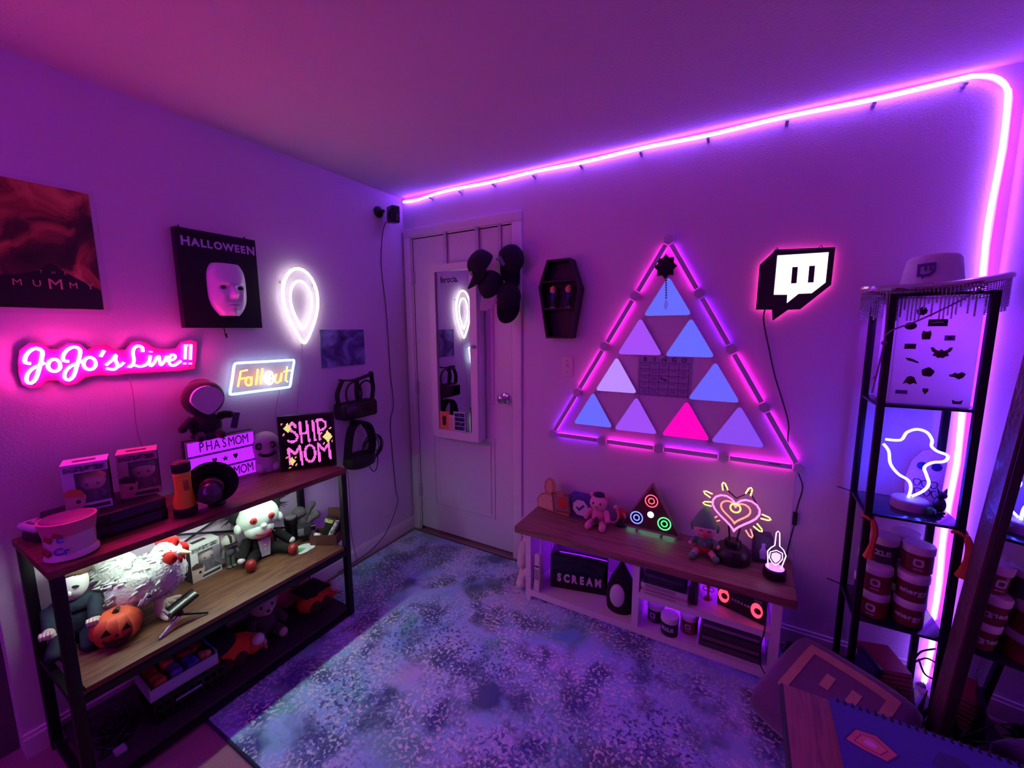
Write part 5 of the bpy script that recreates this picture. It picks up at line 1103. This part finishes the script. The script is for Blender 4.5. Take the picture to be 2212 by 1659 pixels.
for k, (hh_, w_, d_, c_) in enumerate((( .030, .118, .075, (30, 22, 34)), (.024, .112, .072, (58, 36, 52)), (.034, .115, .072, (22, 16, 26)), (.020, .108, .070, (80, 60, 84)))):
    z_ = Z0+sum((.030, .024, .034, .020)[:k])+.0003*k
    t = thing('notebook', ['bottom', 'second', 'third', 'topmost'][k]+' dark spiral notebook in the console stack by the right leg', 'book', (2.078, -.235, z_), (.0, .02, -.015, .01)[k], 'stacked notebooks')
    G().box(-w_, w_, -d_, d_, 0, hh_, bev=.002).build('cover', mat('nb_%d' % k, c_, .5, var=.2), t)
    G().box(-w_+.004, w_-.004, -d_-.0008, -d_+.002, .004, hh_-.004).build('pages', mat('nb_pages_%d' % k, tuple(min(255, v*1.7+20) for v in c_), .8, var=.4, scale=140), t, smooth=False)
    if k % 2 == 1:
        for q in range(24): G().tube([(-w_+.01+q*(2*w_-.02)/23, -d_-.001+.004*math.cos(a), hh_/2+.006*math.sin(a)) for a in [2*PI*j/8 for j in range(8)]], .0009, 4, closed=True).build('spiral_loop', greym, t)
for k, (hh_, w_, c_, lab) in enumerate(((.016, .102, (214, 190, 206), 'bottom white'), (.014, .098, (196, 150, 160), 'second pale pink'), (.024, .100, (206, 190, 210), 'third white'), (.016, .090, (36, 26, 48), 'fourth black'), (.016, .092, (30, 22, 44), 'fifth black'), (.015, .085, (70, 62, 92), 'topmost grey'))):
    z_ = .2432+sum((.016, .014, .024, .016, .016, .015)[:k])+.0002*k
    t = thing('game_case', '%s disc case in the flat stack on the console middle shelf' % lab, 'disc case', (1.808, -.265, z_), (.0, .01, -.01, .015, .0, -.02)[k], 'stacked disc cases')
    G().box(-w_, w_, -.066, .066, 0, hh_, bev=.0015).build('case', mat('gc_%d' % k, c_, .35, var=.1), t)
    G().box(-w_+.02, w_-.05, -.0668, -.066, .004, hh_-.004).build('spine_print', mat('gcp_%d' % k, tuple(int(v*.55)+40 for v in c_), .5, var=.5, scale=120), t, smooth=False)
for k, (x, c_) in enumerate(((1.922, (40, 24, 44)), (1.938, (58, 30, 54)))):
    t = thing('upright_case', ['dark upright disc case touching the flat stack', 'plum upright disc case to the right of the dark one'][k], 'disc case', (x, -.235, .2432), 0, 'upright disc cases')
    G().box(-.007, .007, -.07, .07, 0, .122, bev=.001).build('case', mat('uc_%d' % k, c_, .35), t); G().box(-.0045, .0045, -.0707, -.07, .02, .10).build('spine_print', mat('ucp_%d' % k, tuple(v+30 for v in c_), .5), t, smooth=False)
p = thing('red_ring_figure', 'small red figurine with loop-shaped arms beside the red-lit tape lamp', 'figurine', (1.982, -.225, .2432))
rf = mat('red_resin', (190, 70, 60), .35)
G().lathe([(.016, 0), (.016, .004), (.006, .008), (.005, .05), (.008, .06), (.002, .066)], 16).build('body', rf, p)
for sx in (-1, 1): G().tube([(sx*.012+.010*math.cos(a), -.002, .046+.010*math.sin(a)) for a in [2*PI*k/12 for k in range(12)]], .002, 6, closed=True).build('loop_arm', rf, p)
p = thing('tape_lamp', 'black cassette lamp lettered SCREAM with two glowing red reels', 'lamp', (2.112, -.262, .2432), -.34)
G().box(-.094, .094, -.012, .012, 0, .105, bev=.003).build('shell', mat('tape_black', (16, 12, 18), .4), p)
for x in (-.068, .062):
    G().prism([(x+.026*math.cos(a)*.85, .052+.032*math.sin(a)) for a in [2*PI*k/22 for k in range(22)]], -.0145, -.0118).build('reel_window', emat('red_reel', (1.0, .03, .03), 2.2), p)
    G().cyl((x+.004, -.0165, .052), (x+.004, -.014, .052), .013, n=16).build('reel_hub', mat('dark_red_hub', (90, 10, 16), .2), p)
for k, ch in enumerate('SCREAM'): G().text(ch, .014, T((-.032+k*.0125, -.0124, .052)), .0006, bold=.0006).build('letter', mat('white_print', (206, 186, 214), .5), p, smooth=False)
G().box(.05, .08, -.0126, -.0118, .088, .100).build('paper_label', mat('grey_label', (120, 110, 130), .6), p, smooth=False)
tag(G().tube(smooth_path([(2.20, -.30, .30), (2.195, -.338, .25), (2.185, -.345, .17), (2.19, -.345, .10), (2.222, -.350, .05), (2.26, -.40, .016)], 6), .0024, 6).build('lamp_cord', cordm), 'black cord hanging from the cassette lamp over the console shelves', 'cable')
# white plush beside the console
p = thing('white_bear_plush', 'white fluffy plush leaning between the door and the console', 'plush toy', (1.035, -.150, .010), .3)
wf = mat('cream_fur', (226, 206, 214), .95, bump=.8, bscale=140)
G().ball((0, 0, .15), (.048, .060, .12), 20, 14, fuzz=.03).build('body', wf, p); G().ball((0, .0, .290), (.044, .050, .055), 18, 14, fuzz=.03).build('head', wf, p)
limb(G(), (-.02, -.03, .23), (-.03, -.075, .12), .026, .024).build('arm', wf, p); limb(G(), (-.01, -.04, .07), (-.02, -.13, .035), .032, .028).build('leg', wf, p); limb(G(), (.01, .02, .06), (.02, -.12, .10), .03, .028).build('leg', wf, p)
for sx in (-1, 1): G().ball((sx*.03, .01, .342), (.014, .012, .018), 12, 8).build('ear', wf, p)
# ================================================================== corner tower shelf
tw_ = thing('tower_shelf', 'tall narrow black metal tower shelf standing in the corner', 'shelf', (0, 0, 0))
X0, X1, Y0, Y1 = 2.483, 2.722, -.265, -.040
LV = (.035, .370, .785, 1.185, 1.562)
for x in (X0, X1):
    for y in (Y0, Y1): G().box(x-.0105, x+.0105, y-.0105, y+.0105, 0.002, 1.562, bev=.002).build('post', steel, tw_)
smoke = mat('smoked_plate', (30, 22, 52), .15, var=.1)
for z in LV: G().box(X0-.010, X1+.010, Y0-.010, Y1+.010, z-.010, z, bev=.002).build('shelf_plate', smoke if z < 1.5 else steel, tw_)
for z in (.785, .370): G().tube([(X0-.004, Y1, z-.004), (X0-.055, Y1+.004, z+.006)], .0022, 6).build('bent_wire', steel, tw_)
# white translucent panel with pins
fabm = bpy.data.materials.new('translucent_white_fabric'); fabm.use_nodes = True
_n = fabm.node_tree; _p = _n.nodes['Principled BSDF']; _t = _n.nodes.new('ShaderNodeBsdfTranslucent'); _m = _n.nodes.new('ShaderNodeMixShader'); _z = _n.nodes.new('ShaderNodeTexNoise'); _z.inputs['Scale'].default_value = 60
_p.inputs['Base Color'].default_value = (.86, .84, .88, 1); _t.inputs['Color'].default_value = (.9, .88, .92, 1); _m.inputs[0].default_value = .92
_bp = _n.nodes.new('ShaderNodeBump'); _bp.inputs['Strength'].default_value = .15; _n.links.new(_z.outputs['Fac'], _bp.inputs['Height']); _n.links.new(_bp.outputs[0], _p.inputs['Normal'])
_n.links.new(_p.outputs[0], _m.inputs[1]); _n.links.new(_t.outputs[0], _m.inputs[2]); _n.links.new(_m.outputs[0], _n.nodes['Material Output'].inputs[0])
p = thing('pin_banner', 'white translucent fabric panel covered in enamel pins on the tower', 'pin board', (2.61, -.238, 1.1852))
G().box(-.103, .101, -.002, 0, 0, .360).build('front_panel', fabm, p, smooth=False)
G().box(-.104, -.102, 0, .17, 0, .360).build('side_panel', fabm, p, smooth=False)
dk = mat('dark_enamel', (26, 12, 34), .3); rd = mat('dark_red_enamel', (60, 14, 34), .3); lp = mat('lilac_enamel', (120, 80, 190), .4)
def blob(n, r, k, a, ph=0): return [(r*(1+a*math.sin(k*t+ph))*math.cos(t), r*(1+a*math.sin(k*t+ph))*math.sin(t)) for t in [2*PI*q/n for q in range(n)]]
rect = lambda w, h: [(-w, -h), (w, -h), (w, h), (-w, h)]
wing = [(0, .012), (.006, .006), (.014, .010), (.020, .018), (.027, .017), (.022, .004), (.016, .000), (.020, -.010), (.012, -.012), (.006, -.018), (0, -.016)]
wing = wing+[(-x, z) for x, z in wing[-2:0:-1]]
bell = [(-.016, -.012), (-.008, -.008), (0, -.014), (.008, -.008), (.016, -.012), (.012, 0), (.008, .012), (0, .016), (-.008, .012), (-.012, 0)]
pins = [(2.566, 1.503, blob(28, .0135, 9, .14), dk, 'spiky round'), (2.542, 1.454, [(x*1.25, z) for x, z in blob(24, .0125, 1, 0)], dk, 'plain oval'), (2.608, 1.464, rect(.0235, .0115), dk, 'black rectangular'),
        (2.584, 1.423, [(-.010, -.014), (.010, -.014), (.012, .004), (.009, .016), (.004, .012), (-.004, .012), (-.009, .016), (-.012, .004)], rd, 'small eared'), (2.641, 1.414, rect(.0125, .0085), lp, 'small framed rectangular'), (2.547, 1.385, rect(.0145, .0088), rd, 'plain dark red rectangular'),
        (2.625, 1.365, wing, rd, 'large winged'), (2.556, 1.339, [(-.018, .007), (-.006, .006), (.004, .002), (.018, -.007), (.016, -.011), (.0, -.005), (-.010, -.002)], dk, 'slanted knife-shaped'), (2.599, 1.299, blob(30, .0155, 5, .07, .5), dk, 'big round'),
        (2.671, 1.291, [(-.020, .002), (-.012, .004), (-.006, .010), (.0, .006), (.010, .012), (.019, .006), (.014, -.006), (.004, -.013), (-.006, -.006), (-.018, -.004)], rd, 'winged heart'), (2.558, 1.268, [(x*1.15, z) for x, z in bell], rd, 'bell-shaped'), (2.599, 1.234, heart(0, .001, .0125), rd, 'heart-shaped'), (2.539, 1.227, rect(.0155, .0065), lp, 'pale strip'), (2.679, 1.202, [(-.013, .008), (-.004, .003), (.004, .003), (.013, .008), (.010, -.006), (-.010, -.006)], rd, 'bow-shaped')]
for x, z, poly, m_, lab in pins:
    t = thing('enamel_pin', '%s enamel pin on the white tower panel' % lab, 'pin', (x, -.2402, z), group='enamel pins')
    G().prism(poly, -.0022, 0).build('plate', m_, t, smooth=False)
    if lab == 'black rectangular': G().tube(smooth_path([(-.016, -.0026, -.001), (0, -.0026, .002), (.013, -.0026, .0012)]), .0012, 6).build('white_stroke', whitep, t)
    if 'framed' in lab:
        G().cyl((0, -.0022, 0), (0, -.0028, 0), .005, n=14).build('disc', dk, t)
pk_ = thing('added_fill_puck', 'added hidden violet puck that backlights the tower panel', 'light', (2.62, -.13, 1.5515))  # hidden puck added to brighten the pin panel from behind
G().lathe([(.030, 0), (.030, -.010), (.027, -.013)], 24).build('housing', whitep, pk_)
G().lathe([(.025, -.0131), (.025, -.0150), (.002, -.0152)], 20).build('diffuser', emat('violet_puck_fill', (.26, .02, 1.0), 75.0), pk_)
# hat
p = thing('cowboy_hat', 'white cowboy hat with sparkling beaded fringe on top of the tower', 'hat', (2.605, -.150, 1.5622), -.05)
hatm = mat('white_felt', (214, 200, 226), .85, bump=.2)
def brim_z(x): return .034+.018*(x/.18)**2+.012*(x/.18)
def brim(u, v):
    a = 2*PI*u; r = .45+.55*v
    x = .180*r*math.cos(a); y = .122*r*math.sin(a)
    return (x, y, brim_z(x)*(.35+.65*v)-.008)
g = G().sheet(brim, 48, 6); bmesh.ops.solidify(g.bm, geom=g.bm.faces[:], thickness=.004); g.build('brim', hatm, p)
def crown(u, v):
    a = 2*PI*u; k = (1-.22*v)*(1 if v < .82 else math.sqrt(max(0, 1-((v-.82)/.18)**2)))
    dent = .030*math.exp(-(math.sin(a)*1.6)**2)*max(0, v-.55)/.45*(1.0)
    return (.084*k*math.cos(a), .070*k*math.sin(a), .012+.125*min(1, v*1.1)-.02*max(0, (v-.9)/.1)*(1-abs(math.cos(a)))-dent*.4)
cr_ = G().sheet(crown, 40, 16).build('crown', hatm, p)
lg = [(-.024, .022), (.020, .022), (.020, -.006), (.006, -.020), (-.004, -.020), (-.012, -.028), (-.012, -.020), (-.024, -.020)]
lgi = [(x*.72, .001+(z-.001)*.68) for x, z in lg]
em = mat('violet_embroidery', (92, 50, 160), .8)
Mh = T((-.030, -.071, .078)) @ RX(-.16) @ RZ(-.35)
G().ring(lg, lgi, -.004, .006).build('emblem_outline', em, cr_, smooth=False, xf=Mh)
for x in (-.004, .008): G().box(x-.0025, x+.0025, -.004, .004, -.002, .012, M=Mh).build('emblem_bar', em, cr_, smooth=False)
spark = mat('silver_sequin', (214, 196, 226), .18, .8, var=.5, scale=400)
G().tube([(brim(k/64, 1)[0], brim(k/64, 1)[1], brim(k/64, 1)[2]-.004) for k in range(64)], .011, 8, closed=True).build('sequin_edge', spark, p)
strand = []
for L_ in (.05, .07, .09, .105):
    g = G()
    for k in range(int(L_/.006)): g.ball((0, 0, -.004-k*.006), .0031, 6, 4)
    o = g.build('fringe_strand', spark, p); strand.append(o)
first = {id(o): True for o in strand}
for k in range(120):
    b_ = brim(k/120, 1); o = strand[R.randrange(4)] if k > 3 else strand[k]
    if k > 3: o = o.copy(); C.objects.link(o); o.parent = p
    o.location = (b_[0]*1.01, b_[1]*1.01, b_[2]-.012)
tc_ = mat('tan_cord', (150, 110, 160), .8)
G().tube(smooth_path([(.10, -.117, .02), (.04, -.135, -.03), (-.05, -.140, -.09), (-.105, -.138, -.118), (-.126, -.135, -.140), (-.128, -.135, -.17), (-.135, -.135, -.24), (-.145, -.135, -.34)], 6), .0030, 6).build('chin_cord', tc_, p)
G().tube(smooth_path([(-.13, -.11, .01), (-.128, -.125, -.08), (-.128, -.135, -.16)], 6), .0028, 6).build('chin_cord', tc_, p)
G().ball((-.128, -.135, -.165), (.009, .008, .008), 12, 8).build('cord_bead', tc_, p); G().ball((-.142, -.135, -.285), (.005, .005, .007), 10, 8).build('cord_knot', tc_, p)
# neon ghost lamp
p = thing('neon_table_lamp', 'white neon outline of a simple ghost on a round white base', 'lamp', (2.622, -.150, .7852))
G().lathe([(.050, 0), (.052, .004), (.052, .034), (.048, .038), (.002, .039)], 32).build('base', mat('pale_base', (206, 190, 226), .4), p)
GH1 = [(2.535, 1.035), (2.577, 1.038), (2.591, 1.068), (2.617, 1.083), (2.644, 1.075), (2.66, 1.049), (2.661, 1.026), (2.677, 1.01), (2.705, .998), (2.699, .976), (2.668, .966), (2.65, .945), (2.658, .918), (2.667, .886), (2.655, .857), (2.626, .83)]
GH2 = [(2.531, 1.017), (2.548, .991), (2.557, .944), (2.582, .909), (2.611, .89), (2.621, .863), (2.618, .824)]
nb_ = emat('blue_white_neon', (.045, .045, 1.0), 26.0)
for q in (GH1, GH2): G().tube(smooth_path([(x-2.622, 0, z-.7852) for x, z in q], 5), .0046, 8).build('neon_tube', nb_, p)
# ghost plaque
p = thing('ghost_plaque', 'glittery ghost-shaped plaque with two eye holes behind the neon lamp', 'plaque', (2.690, -.075, .7852), .0)
pl = [(-.066, 0), (-.068, .10), (-.056, .165), (-.030, .206), (.0, .215), (.030, .206), (.040, .165), (.038, .10), (.036, 0)]
G().prism(pl, -.006, .006).build('board', mat('pink_glitter', (226, 140, 160), .5, var=.4, scale=260), p, smooth=False)
for x in (-.026, .014): G().cyl((x, -.0072, .148), (x, -.0058, .148), .015, n=22).build('eye_hole', mat('eye_blue', (40, 20, 90), .4), p)
for k, (x, z) in enumerate(((-.035, .085), (-.012, .082), (.012, .080), (-.03, .050), (-.005, .048), (.018, .046))):
    G().tube([(x+.010*math.cos(a), -.0068, z+.013*math.sin(a)+.003*math.cos(2*a)) for a in [2*PI*q/14 for q in range(14)]], .0016, 6, closed=True).build('scroll_line', mat('dark_scroll', (40, 14, 50), .5), p)
p = thing('dark_cat_figurine', 'small dark animal figurine at the right edge of the lamp shelf', 'figurine', (2.700, -.155, .7852), .2)
cm = mat('dark_resin', (40, 20, 46), .4)
G().ball((0, 0, .030), (.018, .018, .030), 14, 10).build('body', cm, p); hd = G().ball((0, -.004, .068), (.016, .015, .014), 14, 10).build('head', cm, p)
for sx in (-1, 1): G().cyl((sx*.009, -.003, .076), (sx*.014, -.003, .094), .007, .001, 8).build('ear', cm, hd)
g = G(); g.ball((0, -.016, .006), (.012, .010, .006), 10, 6).build('feet', cm, p)
p = thing('green_crystal', 'small green faceted crystal beside the dark figurine', 'crystal', (2.668, -.195, .7852))
g = G(); bmesh.ops.create_icosphere(g.bm, subdivisions=1, radius=.016, matrix=T((0, 0, .015))); g.build('gem', mat('green_crystal_glass', (60, 170, 100), .1), p, smooth=False)
# tubs
tz = .3703
spots = [(2.540, -.215, 0, 'front left, bottom layer', 0), (2.640, -.210, 0, 'front right, bottom layer', 1), (2.545, -.110, 0, 'back left, bottom layer', 0), (2.645, -.108, 0, 'back right, bottom layer', 0),
         (2.542, -.212, 1, 'front left, second layer', 0), (2.641, -.212, 1, 'front right, second layer', 1), (2.548, -.112, 1, 'back left, second layer', 0), (2.646, -.110, 1, 'back right, second layer', 0),
         (2.652, -.190, 2, 'front right on top of the pile', 0), (2.562, -.165, 2, 'left on top of the pile', 2), (2.640, -.090, 2, 'back right on top of the pile', 0)]
cs = [(126, 30, 44), (110, 40, 52), (50, 26, 60), (110, 24, 40)]
for k, (x, y, ly, lab, tx) in enumerate(spots):
    t = tub('powder tub on the corner tower, %s' % lab, (x, y, tz+ly*.1002), -.30+.10*(k % 3-1), cs[(0, 1, 2, 3, 0, 1, 2, 3, 0, 2, 1)[k]], (None, 'energy', 'FOCUS')[tx], 'powder tubs on the tower'); t.scale = (1.25, 1.25, 1.25)
# bottom shelf: books, bag, cable
for k in range(7):
    t = thing('thin_book', ['bottom', 'second', 'third', 'fourth', 'fifth', 'sixth', 'topmost'][k]+' thin reddish book in the slanting stack at the foot of the tower', 'book', (2.625-.003*k, -.14, .0355+k*.0176), .25, 'thin books at tower foot')
    G().box(-.055, .055, -.075, .075, 0, .017, bev=.001).build('cover', mat('tb_%d' % (k % 3), [(150, 40, 60), (170, 70, 60), (120, 30, 70)][k % 3], .5), t)
    G().box(-.0545, .0535, -.0755, .0, .003, .014).build('pages', mat('tb_pages', (206, 150, 130), .8, var=.3, scale=150), t, smooth=False)
p = thing('leaning_case', 'dark flat case leaning beside the thin books on the tower', 'case', (2.535, -.19, .0355), .3)
G().box(-.008, .008, -.06, .06, .004, .135, bev=.002, M=RY(.22)).build('case', mat('leaning_dark', (26, 22, 60), .4), p)
G().box(-.0085, -.0075, -.05, .05, .02, .12, M=RY(.22)).build('print', mat('leaning_print', (50, 44, 110), .4), p, smooth=False)
p = thing('plastic_bag', 'crumpled clear plastic bag stuffed at the right of the tower foot', 'bag', (2.695, -.235, .036))
G().ball((0, 0, .060), (.022, .030, .060), 18, 12, fuzz=.35).build('film', mat('bag_film', (190, 160, 226), .15, alpha=.45), p); G().ball((0, 0, .118), (.012, .014, .010), 10, 6, fuzz=.4).build('knot', MATS['bag_film'], p)
p = thing('cable_loop', 'dark cable loop hanging in front of the corner light tube', 'cable', (2.755, -.07, .14))
G().tube(smooth_path([(-.03, -.02, .02), (-.01, -.03, -.03), (.03, -.02, -.04), (.04, -.01, .0), (.0, 0, .02), (-.035, 0, -.01), (-.02, 0, .04), (.02, 0, .07)], 6), .0032, 6).build('loop', cordm, p)
# orange ties on the posts
orm = mat('orange_ribbon', (206, 96, 60), .8, bump=.4)
for x, y, lab in ((X0, Y0, 'front left'), (X1, Y0, 'front right')):
    t = thing('orange_tie', 'orange cloth tie knotted round the %s tower post' % lab, 'tie', (x, y, .60), group='orange ties on the tower')
    G().tube([(.016*math.cos(a), .016*math.sin(a), .165+.006*math.sin(a*2)) for a in [2*PI*k/14 for k in range(14)]], .0055, 6, closed=True).build('loop', orm, t)
    G().tube(smooth_path([(.012, -.016, .165), (.020, -.022, .12), (.016, -.022, .07), (.010, -.022, .02)], 4), .010, 6, taper=[.6, .8, 1, 1, 1, 1, .9, .8, .9, 1.1, 1.3, 1.6, 1.7]).build('tail', orm, t)
# floor plant-like dark ornament
p = thing('star_ornament', 'dark pointed ornament standing on the floor below the tower', 'ornament', (2.652, -.345, 0), .3)
for k in range(7):
    a = k*.9; tl_ = .45+.25*(k % 3)
    d_ = Vector((math.cos(a)*math.sin(tl_), math.sin(a)*math.sin(tl_)*.6, math.cos(tl_)))
    G().cyl(Vector((0, 0, .07)), Vector((0, 0, .07))+d_*(.10+.04*(k % 2)), .012, .001, 6).build('point', black, p)
G().lathe([(.030, 0), (.026, .02), (.012, .05), (.018, .075), (.010, .09)], 12).build('stem', black, p)
# ================================================================== leaning mirror, cushion, desk, notebook
p = thing('leaning_mirror', 'tall framed floor mirror leaning on the right wall', 'mirror', (2.700, -.312, .002), rot=(-.0684, 0, -PI/2))
frm = mat('hammered_frame', (120, 84, 96), .4, .2, var=.2, scale=60, bump=1.0, bscale=50)
MW, MH_, fw_ = .56, 1.60, .075
G().ring([(0, 0), (MW, 0), (MW, MH_), (0, MH_)], [(fw_, fw_), (MW-fw_, fw_), (MW-fw_, MH_-fw_), (fw_, MH_-fw_)], -.012, .016).build('frame', frm, p, smooth=False)
G().ring([(fw_, fw_), (MW-fw_, fw_), (MW-fw_, MH_-fw_), (fw_, MH_-fw_)], [(fw_+.012, fw_+.012), (MW-fw_-.012, fw_+.012), (MW-fw_-.012, MH_-fw_-.012), (fw_+.012, MH_-fw_-.012)], -.006, .012).build('inner_lip', mat('dark_lip', (40, 24, 36), .5), p, smooth=False)
G().box(fw_+.01, MW-fw_-.01, .004, .010, fw_+.01, MH_-fw_-.01).build('mirror_glass', mir, p, smooth=False)
# cushion
A_, B_, D_ = Vector((2.333, -.269, .20)), Vector((2.599, -.435, .19)), Vector((2.182, -.511, .10))
ex = (B_-A_).normalized(); ey = -((D_-A_)-ex*(D_-A_).dot(ex)).normalized(); ez = ex.cross(ey)
Mc = Matrix(((ex.x, ey.x, ez.x, 0), (ex.y, ey.y, ez.y, 0), (ex.z, ey.z, ez.z, 0), (0, 0, 0, 1)))
p = bpy.data.objects.new('cushion', None); C.objects.link(p); p.matrix_world = T(((B_.x+D_.x)/2+.004, (B_.y+D_.y)/2-.012, .128)) @ Mc
tag(p, 'plum cushion with tan speech-bubble outline lying before the tower', 'cushion')
CH, CTK = .200, .085
def pil(a, b, s_): return CTK*s_*(max(0, (1-a**4)*(1-b**4)))**.42
def pinch(a, b): return (1-.04*(1-b*b)*abs(a)**3-.10*abs(a*b)**3)
plum = mat('plum_velvet', (112, 70, 116), .95, bump=.5, bscale=60, sheen=.4)
g = G()
for s_ in (1, -1): g.sheet(lambda u, v, s_=s_: ((2*u-1)*CH*pinch(2*u-1, 2*v-1), (2*v-1)*CH*pinch(2*v-1, 2*u-1), pil(2*u-1, 2*v-1, s_)+.004*math.sin(9*u+4*v)*(1-abs(2*v-1))), 26, 26)
bmesh.ops.remove_doubles(g.bm, verts=g.bm.verts[:], dist=.0005); g.build('pillow', plum, p)
tanm = mat('tan_applique', (196, 150, 132), .95, bump=.4)
def on_c(x, y): a, b = x/CH, y/CH; return Vector((x*pinch(a, b), y*pinch(b, a), pil(a, b, 1)+.004*math.sin(9*(a+1)/2+2*(b+1))*(1-abs(b))+.0025))
def band(poly, wdt):
    g = G(); n = len(poly); cx = sum(q[0] for q in poly)/n; cy = sum(q[1] for q in poly)/n; sm = []
    inn = [(cx+(x-cx)*(1-wdt), cy+(y-cy)*(1-wdt)) for x, y in poly]
    for i in range(n):
        for k in range(8):
            t_ = k/8; j = (i+1) % n
            sm.append((on_c(poly[i][0]+(poly[j][0]-poly[i][0])*t_, poly[i][1]+(poly[j][1]-poly[i][1])*t_), on_c(inn[i][0]+(inn[j][0]-inn[i][0])*t_, inn[i][1]+(inn[j][1]-inn[i][1])*t_)))
    vs = [(g.bm.verts.new(a), g.bm.verts.new(b)) for a, b in sm]
    for i in range(len(vs)):
        a, b = vs[i], vs[(i+1) % len(vs)]; g.bm.faces.new((a[0], b[0], b[1], a[1]))
    return g
band([(-.125, .140), (.145, .140), (.145, -.02), (.085, -.090), (.025, -.090), (-.03, -.145), (-.03, -.090), (-.125, -.090)], .22).build('logo_outline', tanm, p)
for x in (-.02, .055):
    g = G(); q = [on_c(x+dx, .030+dy) for dx, dy in ((-.014, -.028), (.014, -.028), (.014, .028), (-.014, .028))]; g.quad(q); g.build('logo_bar', tanm, p)
# power strip and cables on the floor
p = thing('power_strip', 'black power strip with tangled cords on the floor right of console', 'power strip', (2.345, -.085, 0), .2)
G().box(-.06, .06, -.022, .022, .001, .035, bev=.004).build('body', black, p)
for k in range(3): G().box(-.045+k*.032, -.022+k*.032, -.014, .014, .035, .058, bev=.003).build('plug', blackg, p)
G().ball((.05, -.024, .02), .003, 8, 6).build('pilot_light', emat('pilot_white', (.8, .7, 1.0), 6, sample=False), p)
for k in range(5):
    q = [(R.uniform(-.07, .10), R.uniform(-.10, .03), .006+R.random()*.05) for _ in range(6)]
    G().tube(smooth_path([(-.03+k*.02, 0, .05)]+q, 6), .0026, 6).build('cord', cordm if k else MATS['white_cord'], p)
# desk
p = thing('desk', 'wood-grain desk corner in the near right foreground', 'desk', (0, 0, 0))
dm = ramp_mat('ribbed_desk_wood', [(.3, (110, 62, 74)), (.5, (150, 92, 96)), (.7, (128, 74, 84))], 9, 5, .8, .55, (6, .7, 6), bump=.15)
G().box(2.166, 2.800, -1.95, -1.195, .684, .720, bev=.002).build('top', dm, p)
G().box(2.162, 2.1665, -1.95, -1.195, .686, .719).build('edge_band', mat('dark_edge', (46, 20, 40), .5), p, smooth=False)
for x in (2.20, 2.77):
    for y in (-1.25, -1.90): G().box(x-.02, x+.02, y-.02, y+.02, 0.002, .684).build('leg', steel, p, smooth=False)
nbk = thing('sticker_notebook', 'blue notebook covered in stickers lying on the desk', 'notebook', (2.24, -1.206, .7203), -.005)
G().box(.004, .300, -.215, -.004, .001, .012).build('pages', mat('cream_pages', (206, 180, 190), .8, var=.2, scale=200), nbk, smooth=False)
G().box(-.002, .304, -.220, .0, .012, .0155, bev=.0008).build('cover', mat('blue_cover', (66, 66, 150), .7, var=.08, bump=.2, bscale=300), nbk); G().box(0, .302, -.218, -.001, 0, .002).build('back_cover', mat('tan_board', (170, 120, 90), .8), nbk, smooth=False)
for k in range(26):
    x = .012+k*.0112; G().tube([(x, -.004+.007*math.cos(a), .008+.0105*math.sin(a)) for a in [2*PI*j/10 for j in range(10)]], .0013, 5, closed=True).build('wire_loop', mat('dark_wire', (26, 20, 40), .4, .5), nbk)
    G().box(x-.0022, x+.0022, -.0085, -.0045, .0153, .0160).build('punched_hole', mat('hole_dark', (16, 10, 30), .8), nbk, smooth=False)
def flat(poly, z0, z1, nm, m_, par):
    g = G(); g.prism(poly, -z1, -z0); return g.build(nm, m_, par, smooth=False, xf=RX(-HALF) )
hexp = [(.011, -.090), (.030, -.060), (.058, -.058), (.080, -.083), (.062, -.104), (.030, -.098)]
cx, cy = .045, -.081
def sc(s_): return [(cx+(x-cx)*s_, cy+(y-cy)*s_) for x, y in hexp]
def flat2(poly, z0, z1, nm, m_):
    g = G(); A = [g.bm.verts.new((x, y, z0)) for x, y in poly]; B = [g.bm.verts.new((x, y, z1)) for x, y in poly]; n = len(poly)
    g.bm.faces.new(A[::-1]); g.bm.faces.new(B)
    for i in range(n): g.bm.faces.new((A[i], A[(i+1) % n], B[(i+1) % n], B[i]))
    return g.build(nm, m_, nbk, smooth=False)
flat2(sc(1.12), .0155, .0157, 'sticker_border', mat('navy_print', (40, 20, 90), .5)); flat2(sc(1.0), .0156, .0159, 'sticker', mat('coral_print', (214, 110, 110), .5, var=.2)); flat2(sc(.68), .0158, .0160, 'sticker_ring', mat('maroon_print', (120, 50, 90), .5)); flat2(sc(.62), .0159, .0161, 'sticker_core', mat('orange_print', (226, 140, 110), .5)); flat2(sc(.28), .0160, .0162, 'sticker_heart', mat('pink_print', (236, 170, 220), .5))
oth = [(x+.085, y-.022) for x, y in hexp]
flat2(oth, .0155, .0158, 'sticker', mat('blue_print2', (60, 40, 200), .5)); flat2([(x*.9+.115, y+.02) for x, y in hexp], .0155, .0157, 'sticker', mat('navy_print', (40, 20, 90), .5))
